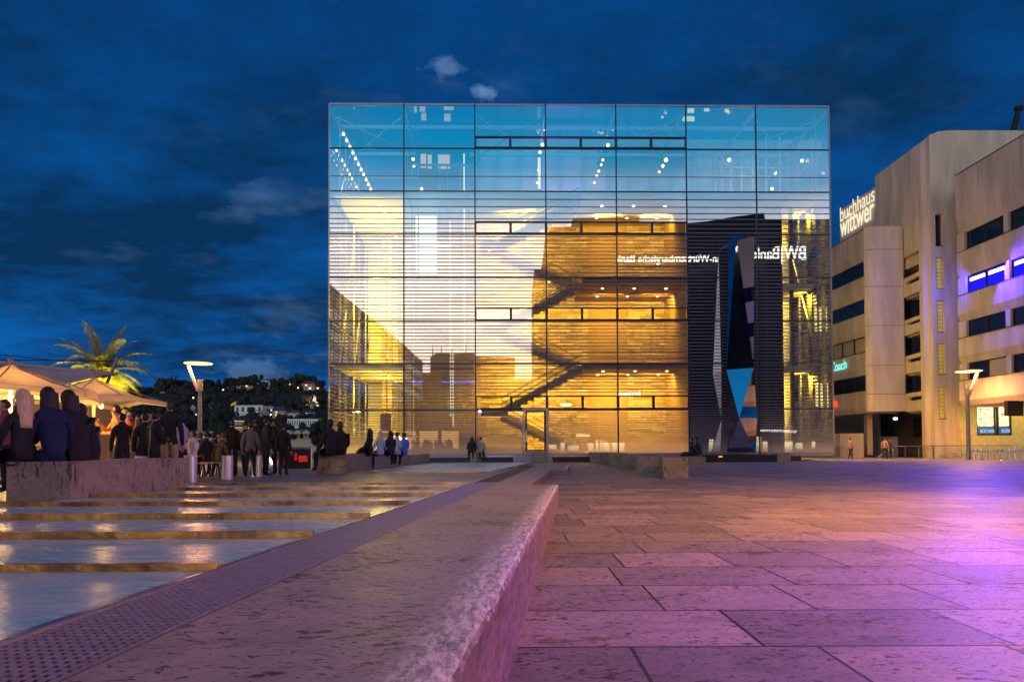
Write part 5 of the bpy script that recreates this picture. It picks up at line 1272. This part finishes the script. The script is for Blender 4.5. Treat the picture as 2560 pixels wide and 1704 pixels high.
q = at(233,1100,20.5); parasol((q.x,20.5,g(20.5)), 1.55, at(233,942,20.5).z, at(300,1003,20.5).z+.1, -.5, 'smaller mauve-grey parasol in front of the palm', 110)
r = thing('awning', at(60,1100,25), 'large flat awning roof stretched behind the two parasols', 'awning')
M_awn = mat('mauve_awning', (.42,.34,.36), .8, var=.06, bmp=.05)
mb = MB(); a, b = at(-120,890,22.0), at(276,930,23.0); c, d_ = at(262,938,25.2), at(-120,915,25.2); th = Vector((0,0,.10))
mb.add([a,b,c,d_,a-th,b-th,c-th,d_-th],[(0,1,2,3),(7,6,5,4),(0,1,5,4),(1,2,6,5),(2,3,7,6),(3,0,4,7)])
e1, e2, e3_ = at(-60,903,22.3), at(276,931,23.02), at(160,959,22.3); mb.add([e1,e2,e3_,e1-th*.3,e2-th*.3,e3_-th*.3],[(0,1,2),(5,4,3),(0,1,4,3),(1,2,5,4),(2,0,3,5)]); mb.build('canvas', M_awn, r)
for (p_,q_) in (((294,894),(268,956)),((246,1009),(234,1037))):
    mb = MB(); mb.tube(at(*p_,24.6),at(*q_,24.6),.05,n=8); mb.build('strut', M_alu, r)
mb = MB(); mb.tube(at(60,930,26),(at(60,930,26).x,26,g(26)),.06,n=8); mb.tube(at(150,935,26),(at(150,935,26).x,26,g(26)),.06,n=8); mb.build('post', M_alu, r)
mb = MB(); mb.tube(at(0,886,25),at(160,903,25),.015,n=5); mb.tube(at(-10,899,25),at(290,902,25),.02,n=5); mb.build('guy_rope', M_dark, r)
# lit bar front below the parasols
r = thing('bar_kiosk', at(80,1100,22.5), 'ochre-lit kiosk front below the parasols at the left edge', 'kiosk')
mb = MB(); a = at(-60,1100,23); b = at(222,1100,23); mb.box((a.x,23,g(23)),(b.x,24.5,at(0,993,23).z)); mb.build('kiosk_wall', mat('ochre_kiosk',(.42,.27,.10),.7,var=.1,bmp=0), r)
mb = MB(); 
for k in range(5): mb.box((a.x+.4+k*.8,22.95,g(23)+1.0),(a.x+.95+k*.8,22.99,g(23)+1.9))
mb.build('lit_menu_boards', emis('menu_glow',(1,.5,.12),.5), r)
# palm
pc = at(255,925,27.0); pb_ = Vector((pc.x,27,g(27)))
r = thing('palm_tree', pb_, 'tall palm with feathery fronds lit yellow from below, behind the parasols', 'palm')
mb = MB(); zt_ = pc.z-.15; n = 30
prof = [(.17+.03*(i%2)+.05*(i/n)**3, (zt_-pb_.z)*i/n) for i in range(n+1)]; mb.lathe(pb_, prof, 12); M_trunk = mat('palm_trunk',(.22,.14,.08),.9,var=.35,scale=7,bmp=.6); mb.build('trunk', M_trunk, r)
random.seed(11)
fr = []
for i in range(40):
    az = i*2.39996; el = R(78-112*((i+.5)/40)); ln = random.uniform(1.9,2.5)*(1.0 if el > -.2 else .85); fr.append((az,el,ln))
M_palm, nt = new_mat('palm_leaf'); out = N(nt,'ShaderNodeOutputMaterial'); mx = N(nt,'ShaderNodeMixShader'); mx.inputs[0].default_value=.4
d = N(nt,'ShaderNodeBsdfDiffuse'); d.inputs[0].default_value=(.24,.25,.05,1); tl = N(nt,'ShaderNodeBsdfTranslucent'); tl.inputs[0].default_value=(.35,.36,.05,1)
L(nt,d.outputs[0],mx.inputs[1]); L(nt,tl.outputs[0],mx.inputs[2]); L(nt,mx.outputs[0],out.inputs[0])
for az, el, ln in fr:
    mb = MB(); dh = Vector((math.cos(az),math.sin(az),0)); p_ = Vector((pc.x,27,zt_)); dirn = dh*math.cos(el)+Vector((0,0,math.sin(el))); seg = 22; pts = [p_.copy()]
    for s_ in range(seg):
        p_ = p_+dirn*(ln/seg); dirn = (dirn+Vector((0,0,-.055-.02*math.cos(el)))).normalized(); pts.append(p_.copy())
    for s_ in range(seg):
        mb.tube(pts[s_],pts[s_+1],.022*(1-s_/seg)+.004,.022*(1-(s_+1)/seg)+.004,n=4,cap=False)
        if s_ < 3: continue
        d0 = (pts[s_+1]-pts[s_]).normalized(); sd_ = d0.cross(Vector((0,0,1))).normalized(); t = s_/seg; ll = .42*math.sin(PI*min(1,t*.9+.12))**.7
        for sg in (-1,1):
            for h_ in (0,.5):
                q0 = pts[s_].lerp(pts[s_+1],h_); dd = (sd_*sg*.80+d0*.55+Vector((0,0,random.uniform(.05,.25)))).normalized(); q1 = q0+dd*ll*.55; q2 = q0+dd*ll*.95+Vector((0,0,-ll*random.uniform(.15,.4))); wv = d0*.015
                mb.add([q0-wv,q0+wv,q1+wv*.9,q1-wv*.9,q2],[(0,1,2,3),(3,2,4)])
    mb.build('frond', M_palm, r)
mb = MB()
for i in range(26):
    az = i*2.4; d0 = Vector((math.cos(az),math.sin(az),1.1)).normalized(); p_ = Vector((pc.x,27,zt_-.45+.02*i)); mb.tube(p_+d0*.1,p_+d0*.42,.035,.02,n=5)
mb.build('frond_bases', mat('frond_base',(.34,.26,.10),.8,var=.3,bmp=0), r)
l = spot('palm_uplight', (pc.x+.9,26.0,g(27)+.3), (pc.x,27,zt_+.3), 9000, (1,.74,.08), 46, .6, .08)
l = spot('palm_uplight', (pc.x-.9,26.2,g(27)+.3), (pc.x,27,zt_+.3), 8000, (1,.74,.08), 46, .6, .08)
for k,(xo,yo) in enumerate(((.9,25.55),(-.9,26.15))):
    r = thing('uplight',(pc.x+xo,yo+.35,g(26)),'small black ground spotlight %s of the palm trunk'%('right','left')[k],'spotlight')
    mb = MB(); mb.tube((pc.x+xo,yo+.35,g(26)),(pc.x+xo,yo,g(26)+.22),.1,.13,n=12); mb.build('housing', M_dark, r)

# ------------------------------------------------------------------ hill with houses and trees in the east
HY = 480.0
crest = [(-200,1010),(100,1000),(250,990),(330,975),(400,962),(440,955),(480,958),(560,962),(620,950),(680,952),(740,953),(800,960),(860,975),(1000,985),(1400,1010),(2200,1040)]
def cz(px):
    for (a,b),(c,d_) in zip(crest,crest[1:]):
        if a <= px <= c: return b+(d_-b)*(px-a)/(c-a)
    return 1040
NXH, NYH = 90, 16
vs = []
for j in range(NYH+1):
    t = j/NYH; Y = 190+(HY-190)*t
    for i in range(NXH+1):
        px_ = -300+i*(2600/NXH); top = at(px_,cz(px_)+14,HY); s_ = t**1.5
        zz = -1+(top.z+1)*s_+noise.noise(Vector((px_*.012,t*6,3)))*2.5*s_; xx = at(px_,1100,Y).x; vs.append((xx,Y,zz))
nb = NXH+1; vs += [(vs[NYH*nb+i][0]*1.3,HY+160,-2) for i in range(nb)]
fs = [(j*nb+i,j*nb+i+1,(j+1)*nb+i+1,(j+1)*nb+i) for j in range(NYH+1) for i in range(NXH)]
mb = MB(); mb.keepn = True; mb.add(vs,fs); M_hill = mat('dark_wooded_ground',(.008,.010,.007),.95,var=.4,scale=.05,bmp=0); structure(mb.build('hill', M_hill, smooth=True))
def hill_pt(px, py):      # point on the hill's slope seen at a pixel
    best = None
    for k in range(120):
        t = k/119; Y = 190+(HY-190)*t; top = at(px,cz(px)+14,HY); zz = -1+(top.z+1)*t**1.5; v = at(px,py,Y)
        if v.z <= zz: return Vector((v.x,Y,zz))
    v = at(px,py,HY); return Vector((v.x,HY,v.z))
M_fol = mat('night_foliage', (.010,.013,.008), .8, var=.6, scale=.35, bmp=0)
M_fol2 = mat('night_foliage_green', (.007,.015,.008), .8, var=.6, scale=.35, bmp=0)
def crown_mb(mb, c, rx, rz, nc=9, nf=260, leaf=.5, seed=0):
    rnd = random.Random(seed); lob = [(Vector((rnd.gauss(0,.42)*rx,rnd.gauss(0,.42)*rx,rnd.uniform(-.5,.55)*rz)), rnd.uniform(.35,.6)) for _ in range(nc)]
    for p_, k_ in lob:
        for _ in range(nf//nc):
            u_ = Vector((rnd.gauss(0,1),rnd.gauss(0,1),rnd.gauss(0,1))).normalized(); q_ = c+p_+Vector((u_.x*rx*k_,u_.y*rx*k_,u_.z*rz*k_))*rnd.uniform(.75,1.05)
            a = Vector((rnd.gauss(0,1),rnd.gauss(0,1),rnd.gauss(0,1))).normalized()*leaf; b = a.orthogonal().normalized()*leaf*.6; mb.add([q_-a,q_-b,q_+a,q_+b],[(0,1,2,3)])
        mb.ell(c+p_, rx*k_*.8, rx*k_*.8, rz*k_*.8, 8, 6, .12)
# wood on the slopes: one mass
mb = MB(); rnd = random.Random(5)
for i in range(330):
    px_ = rnd.uniform(300,860); py_ = rnd.uniform(cz(px_)+6,1112); p_ = hill_pt(px_,py_); rr = rnd.uniform(2.2,5.0)*p_.y/330
    crown_mb(mb, p_+Vector((0,2,rr*.5)), rr, rr*.85, 4, 44, rr*.13, i)
tag(mb.build('hillside_wood', M_fol), 'dark mass of trees covering the hillside left of the museum', 'wood', kind='stuff')
# single trees on the crest
def tree(px, pyb, pyt, wpx, label, kind='round', Y=None, seed=1, m=None):
    p_ = at(px,pyb,Y or HY-12); s_ = (Y or HY-12)/F_; h_ = (pyb-pyt)*s_; rx = wpx*s_/2
    r = thing('poplar_tree' if kind == 'poplar' else 'broadleaf_tree', p_, label, 'tree', 'trees standing out on the hill')
    mb = MB(); mb.tube(p_-Vector((0,0,2)),p_+Vector((0,0,h_*.5)),rx*.12,rx*.06,n=7)
    for a in range(4): mb.tube(p_+Vector((0,0,h_*.3)),p_+Vector((math.cos(a*1.6)*rx*.5,math.sin(a*1.6)*rx*.5,h_*.65)),rx*.05,rx*.02,n=5)
    mb.build('trunk', M_trunk, r)
    mb = MB()
    if kind == 'poplar':
        for k in range(5): crown_mb(mb, p_+Vector((0,0,h_*(.15+.17*k))), rx*(1-.12*k), h_*.16, 4, 90, rx*.18, seed+k)
    else: crown_mb(mb, p_+Vector((0,0,h_*.58)), rx, h_*.48, 12, 700, rx*.075, seed)
    mb.build('crown', m or M_fol, r)
for i,a in enumerate(((395,965,946,9,'left one of two small poplars on the crest left of the lamp','poplar'),(409,965,946,8,'right one of two small poplars on the crest left of the lamp','poplar'),
  (430,962,936,9,'left one of the tall poplar pair on the crest, left of the lamp','poplar'),(439,962,935,9,'right one of the tall poplar pair on the crest, left of the lamp','poplar'),
  (342,985,964,30,'bushy tree at the left foot of the crest above the parasol','round'),(462,966,950,44,'wide low tree between the poplars and the lamp','round'),(512,968,948,34,'low round tree right of the lamp head','round'),(547,966,945,10,'slim poplar between the lamp and the cloud patch','poplar'),
  (583,968,943,30,'rounded tree left of the highest tree','round'),(609,968,941,34,'broad tree directly left of the highest tree','round'),(637,970,933,30,'highest tree on the crest, round and dark','round'),(684,972,946,26,'tree left of the red-roofed house on the crest','round'),
  (737,966,943,30,'tree on the crest behind the red-roofed house','round'),(798,970,949,22,'tree on the crest nearest to the museum','round'))): tree(*a[:5],kind=a[5],seed=20+i*7)
# houses
M_roofd = mat('dark_slate_roof',(.03,.035,.05),.7,bmp=0); M_roofr = mat('dull_red_roof',(.16,.045,.04),.8,bmp=0)
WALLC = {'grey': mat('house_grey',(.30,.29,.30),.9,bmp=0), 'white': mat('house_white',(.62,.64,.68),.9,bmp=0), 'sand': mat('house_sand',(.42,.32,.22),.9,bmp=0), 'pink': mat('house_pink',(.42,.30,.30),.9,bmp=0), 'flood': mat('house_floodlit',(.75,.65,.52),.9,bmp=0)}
M_hw = emis('house_window_light',(1,.70,.3),1.6); M_hwd = mat('house_window_dark',(.015,.018,.025),.4,bmp=0)
def house(x0,x1,yt,yb,wall,roof,label,lit=(),nx=4,ny=2,Y=None,gable=False,rh=.35,flat=False,light=None):
    Y = Y or max(200,hill_pt((x0+x1)/2,yb-4).y-10); s_ = Y/F_; a = at(x0,yb,Y); b = at(x1,yt,Y); w_, h_ = b.x-a.x, b.z-a.z; zr = a.z+h_*(1 if flat else 1-rh); dep = w_*.7
    r = thing('house', (a.x+w_/2,Y,a.z), label, 'house', 'houses on the hillside')
    mb = MB(); mb.box((a.x,Y,a.z-6),(b.x,Y+dep,zr)); mb.build('wall', WALLC[wall], r)
    mb = MB(); ov = w_*.04; ms = {'d':M_roofd,'r':M_roofr}[roof]
    if flat: mb.box((a.x-ov,Y-ov,zr),(b.x+ov,Y+dep,zr+h_*.05))
    elif gable: mb.add([(a.x-ov,Y-.3,zr),(b.x+ov,Y-.3,zr),((a.x+b.x)/2,Y-.3,b.z),(a.x-ov,Y+dep,zr),(b.x+ov,Y+dep,zr),((a.x+b.x)/2,Y+dep,b.z)],[(0,1,2),(5,4,3),(0,2,5,3),(1,4,5,2),(0,3,4,1)])
    else: mb.add([(a.x-ov,Y-ov,zr),(b.x+ov,Y-ov,zr),(b.x+ov,Y+dep,zr),(a.x-ov,Y+dep,zr),(a.x+w_*.22,Y+dep*.5,b.z),(b.x-w_*.22,Y+dep*.5,b.z)],[(0,1,5,4),(1,2,5),(2,3,4,5),(3,0,4),(3,2,1,0)])
    mb.build('roof', ms, r)
    if gable and not flat:
        mb = MB(); mb.add([(a.x,Y-.35,zr),(b.x,Y-.35,zr),((a.x+b.x)/2,Y-.35,b.z-h_*.04)],[(0,1,2)]); mb.build('gable', WALLC[wall], r)
    k = 0; hh = (zr-a.z)/ny
    for j in range(ny):
        for i in range(nx):
            cw = w_/nx; xx = a.x+cw*(i+.28); zz = a.z+hh*(j+.3); mb = MB(); mb.box((xx,Y-.08,zz),(xx+cw*.45,Y-.01,zz+hh*.5)); mb.build('window', M_hw if k in lit else M_hwd, r); k += 1
    if light: area('facade_floodlight', (a.x+w_/2,Y-8,a.z-3), 4, light, (1,.72,.42), target=(a.x+w_/2,Y,a.z+h_*.6))
    return r
Hs = [(586,656,1012,1036,'white','d','long pale flat-roofed modern hall on the lower slope',(),5,1,dict(flat=True)),
 (637,668,1026,1052,'grey','d','grey block with flat roof right below the pale hall',(4,),4,2,dict(flat=True)),
 (667,682,1010,1028,'white','d','small white house right of the pale hall',(1,),2,2,{}),
 (681,713,1014,1042,'sand','d','dark-roofed house with several lit windows above the school',(1,3,6),5,2,dict(rh=.45)),
 (719,749,1025,1047,'white','r','pale house directly above the left part of the school',(2,),5,2,{}),
 (752,786,1022,1046,'grey','d','dim grey house above the right part of the school',(5,),4,2,{}),
 (718,796,1046,1070,'white','d','long white school-like building with a row of dark upright windows',(),14,1,dict(flat=True)),
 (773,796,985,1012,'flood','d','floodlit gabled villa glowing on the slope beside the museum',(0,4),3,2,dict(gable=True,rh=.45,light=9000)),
 (799,822,996,1014,'white','r','white house with red roof touching the museum edge',(1,3),3,2,{}),
 (721,748,952,970,'pink','r','red-roofed house on the crest, second from the museum',(3,),3,2,{}),
 (753,786,951,974,'pink','r','big red-roofed villa on the crest right of the second tree',(2,5),4,2,{}),
 (655,683,946,958,'white','d','small pale house peeping over the crest right of the highest tree',(3,),3,1,{}),
 (590,632,953,968,'pink','r','wide low red roof among the trees under the highest tree',(2,),4,1,dict(rh=.6)),
 (446,472,964,983,'white','d','pale house in the trees left of the lamp pole',(),3,2,{}),
 (400,410,976,986,'white','d','tiny pale house left on the slope above the parasol tip',(),2,1,{}),
 (472,494,1010,1042,'grey','d','grey gabled house left of the lamp pole foot',(2,),3,2,dict(gable=True,rh=.4)),
 (512,548,1005,1026,'sand','d','sand-coloured house right of the lamp pole',(1,),4,2,{}),
 (431,470,1010,1022,'grey','d','low grey house with lit entrance left of the gabled one',(1,4),5,1,{}),
 (795,822,1028,1042,'white','d','bluish white house low beside the museum edge',(0,),3,1,{})]
for h in Hs: house(*h[:6], h[6], lit=h[7], nx=h[8], ny=h[9], **h[10])
# street lights on the slope
for i,(px_,py_) in enumerate(((558,974),(694,970),(745,969),(776,970),(794,970),(803,979),(566,1013),(676,1127 if False else 1036),(483,994),(447,1007),(806,971),(702,1043),(636,1039),(455,1006))):
    p_ = hill_pt(px_,py_); p_.y -= 16; p_ = at(px_,py_,p_.y); r = thing('hill_lamp', p_-Vector((0,0,3)), 'tiny glowing street light on the hillside, %s' % ['above the lamp pole arm','left of the crest villas','under the second crest house','under the big crest villa','right of the big crest villa','below the big crest villa','orange one right of the lamp pole','beside the small white house','left of the lamp pole in the trees','far left above the low grey house','at the museum edge near the crest','under the dark-roofed house','at the corner of the grey block','beside the low grey house'][i],'street light','street lights on the hillside')
    mb = MB(); mb.tube(p_-Vector((0,0,4)),p_,.08,n=5); mb.build('pole', M_dark, r)
    mb = MB(); mb.ell(p_,.42,.42,.35,8,6); mb.build('lantern', emis('hill_lamp_glow_'+('o' if i in (6,) else 'w'),(1,.25,.06) if i == 6 else (1,.62,.22),9), r)
# old palace wings and round pavilion in the middle distance
def palace(x0,x1,yt,yb,Y,label,dorm):
    a = at(x0,yb,Y); b = at(x1,yt,Y); h_ = b.z-a.z; r = thing('palace_wing',(a.x,Y,0),label,'building')
    mb = MB(); mb.box((a.x,Y,0),(b.x,Y+14,a.z+h_*.45)); mb.build('wall', WALLC['sand'], r)
    mb = MB(); mb.add([(a.x-.5,Y-.5,a.z+h_*.45),(b.x+.5,Y-.5,a.z+h_*.45),(b.x+.5,Y+14,a.z+h_*.45),(a.x-.5,Y+14,a.z+h_*.45),(a.x+2,Y+6,b.z),(b.x-2,Y+6,b.z)],[(0,1,5,4),(1,2,5),(2,3,4,5),(3,0,4),(3,2,1,0)]); mb.build('roof', M_roofd, r)
    for i in range(dorm):
        xx = a.x+(b.x-a.x)*(i+.5)/dorm; zz = a.z+h_*.45; w_ = 1.5; mb = MB(); mb.add([(xx-w_,Y-.7,zz-.2),(xx+w_,Y-.7,zz-.2),(xx+w_,Y-.7,zz+h_*.16),(xx,Y-.7,zz+h_*.42),(xx-w_,Y-.7,zz+h_*.16),(xx-w_,Y+3,zz-.2),(xx+w_,Y+3,zz-.2),(xx+w_,Y+3,zz+h_*.16),(xx,Y+3,zz+h_*.42),(xx-w_,Y+3,zz+h_*.16)],[(0,1,2,3,4),(9,8,7,6,5),(0,1,6,5),(1,2,7,6),(2,3,8,7),(3,4,9,8),(4,0,5,9)]); d_ = mb.build('dormer', WALLC['sand'], r)
        mb = MB(); mb.box((xx-.4,Y-.8,zz+.1),(xx+.4,Y-.72,zz+h_*.2)); mb.build('window', M_hwd, d_)
palace(470,545,1072,1104,170,'old palace wing with sand-coloured dormers behind the crowd near the lamp pole',4)
palace(712,822,1068,1112,165,'old palace wing with dark roof and dormers left of the museum foot',5)
Yr = 175; c = at(590,1100,Yr); r = thing('round_pavilion',(c.x,Yr,0),'round pavilion with lit eave rings and a flagpole on its roof','pavilion'); s_ = Yr/F_
zf = lambda py: at(590,py,Yr).z
mb = MB(); mb.lathe((c.x,Yr,0),[(26*s_,0),(26*s_,zf(1068))],24); mb.lathe((c.x,Yr,zf(1063)),[(18*s_,0),(18*s_,zf(1052)-zf(1063))],24); mb.build('drum', WALLC['sand'], r)
mb = MB(); mb.lathe((c.x,Yr,zf(1068)),[(33*s_,0),(32*s_,.25),(18*s_,zf(1063)-zf(1068))],28); mb.lathe((c.x,Yr,zf(1052)),[(20*s_,0),(19*s_,.4),(9*s_,zf(1045)-zf(1052)),(1*s_,zf(1038)-zf(1052))],28); mb.build('roof', M_roofd, r)
mb = MB(); mb.lathe((c.x,Yr,zf(1069.5)),[(31*s_,0),(33.2*s_,.12)],28); mb.lathe((c.x,Yr,zf(1053)),[(18.2*s_,0),(20.2*s_,.12)],28); mb.build('lit_eave', emis('eave_light',(1,.85,.45),.8), r)
mb = MB(); mb.tube((c.x,Yr,zf(1040)),(c.x,Yr,zf(1003)),.06,n=6); mb.build('flagpole', M_alu, r)
mb = MB(); mb.add([at(589,1003,Yr),at(578,1009,Yr-.3),at(577,1015,Yr-.1),at(589,1009,Yr)],[(0,1,2,3)]); mb.build('flag', mat('yellow_flag',(.75,.55,.03),.8,emit=(1,.7,.05),es=.15,bmp=0), r)
# trees in the middle distance in front of the slope
for i,a in enumerate(((640,1112,1036,60,'dark park tree behind the standing group, left of the school'),(440,1112,1018,70,'dark park tree behind the crowd, right of the parasol'),(800,1128,1050,66,'dark park tree directly left of the museum edge'),(555,1112,1022,60,'dark park tree left of the round pavilion'),(705,1116,1084,50,'low dark bush tree behind the red panels'))): tree(*a[:5],Y=120,seed=70+i*5,m=M_fol2)
# framed panel with red goods by the subway exit
r = thing('display_frame', at(710,1160,34), 'thin metal frame with red panels beside the left seat block', 'frame')
mb = MB(); a = at(704,1119,34); b = at(779,1160,34)
for (p_,q_) in (((a.x,a.z),(b.x,a.z)),((b.x,a.z),(b.x,g(34))),((a.x,a.z),(a.x,g(34)))): mb.tube((p_[0],34,p_[1]),(q_[0],34,q_[1]),.035,n=6)
mb.build('frame', M_steel, r)
M_redp = mat('red_panel',(.6,.02,.015),.5,emit=(1,.02,.01),es=.25,bmp=0)
for (x0,x1,y0,y1) in ((711,715,1130,1160),(738,742,1132,1150),(748,768,1138,1154)):
    mb = MB(); p_, q_ = at(x0,y1,34.3), at(x1,y0,34.3); mb.box((p_.x,34.2,p_.z),(q_.x,34.4,q_.z)); mb.build('red_panel', M_redp, r)
mb = MB(); p_, q_ = at(704,1160,34.6), at(779,1121,34.6); mb.box((p_.x,34.5,g(34)),(q_.x,34.7,q_.z)); mb.build('back_panel', M_dark, r)

# stools under the people sitting behind the bollards
st0 = thing('stool', (0,0,0), 'dark round cafe stool', 'stool', 'stools under the seated people')
mb = MB(); mb.lathe((0,0,.40),[(.19,0),(.2,.03),(.18,.05)],20); mb.build('seat', M_wood, st0)
for k in range(4):
    a = PI/4+k*PI/2; mb = MB(); mb.tube((.11*math.cos(a),.11*math.sin(a),.41),(.2*math.cos(a),.2*math.sin(a),0),.015,n=6); mb.build('leg', M_dark, st0)
for i,(px_,Y_,lb_) in enumerate(((483,18.5,'stool under the white T-shirt'),(516,19.6,'stool under the black figure right of the lamp post foot'),(545,20.4,'stool under the dark brown coat'),(502,21.7,'stool under the black figure behind the lamp post'),(534,21.0,'stool under the black figure between the first two bollards'),(560,22.7,'stool under the dark red top behind the second bollard'))):
    v = at(px_,1100,Y_)
    if i == 0: st0.location = (v.x,Y_,g(Y_)); st0['label'] = lb_
    else: copy_thing(st0,(v.x,Y_,g(Y_)),i*.7,lb_)
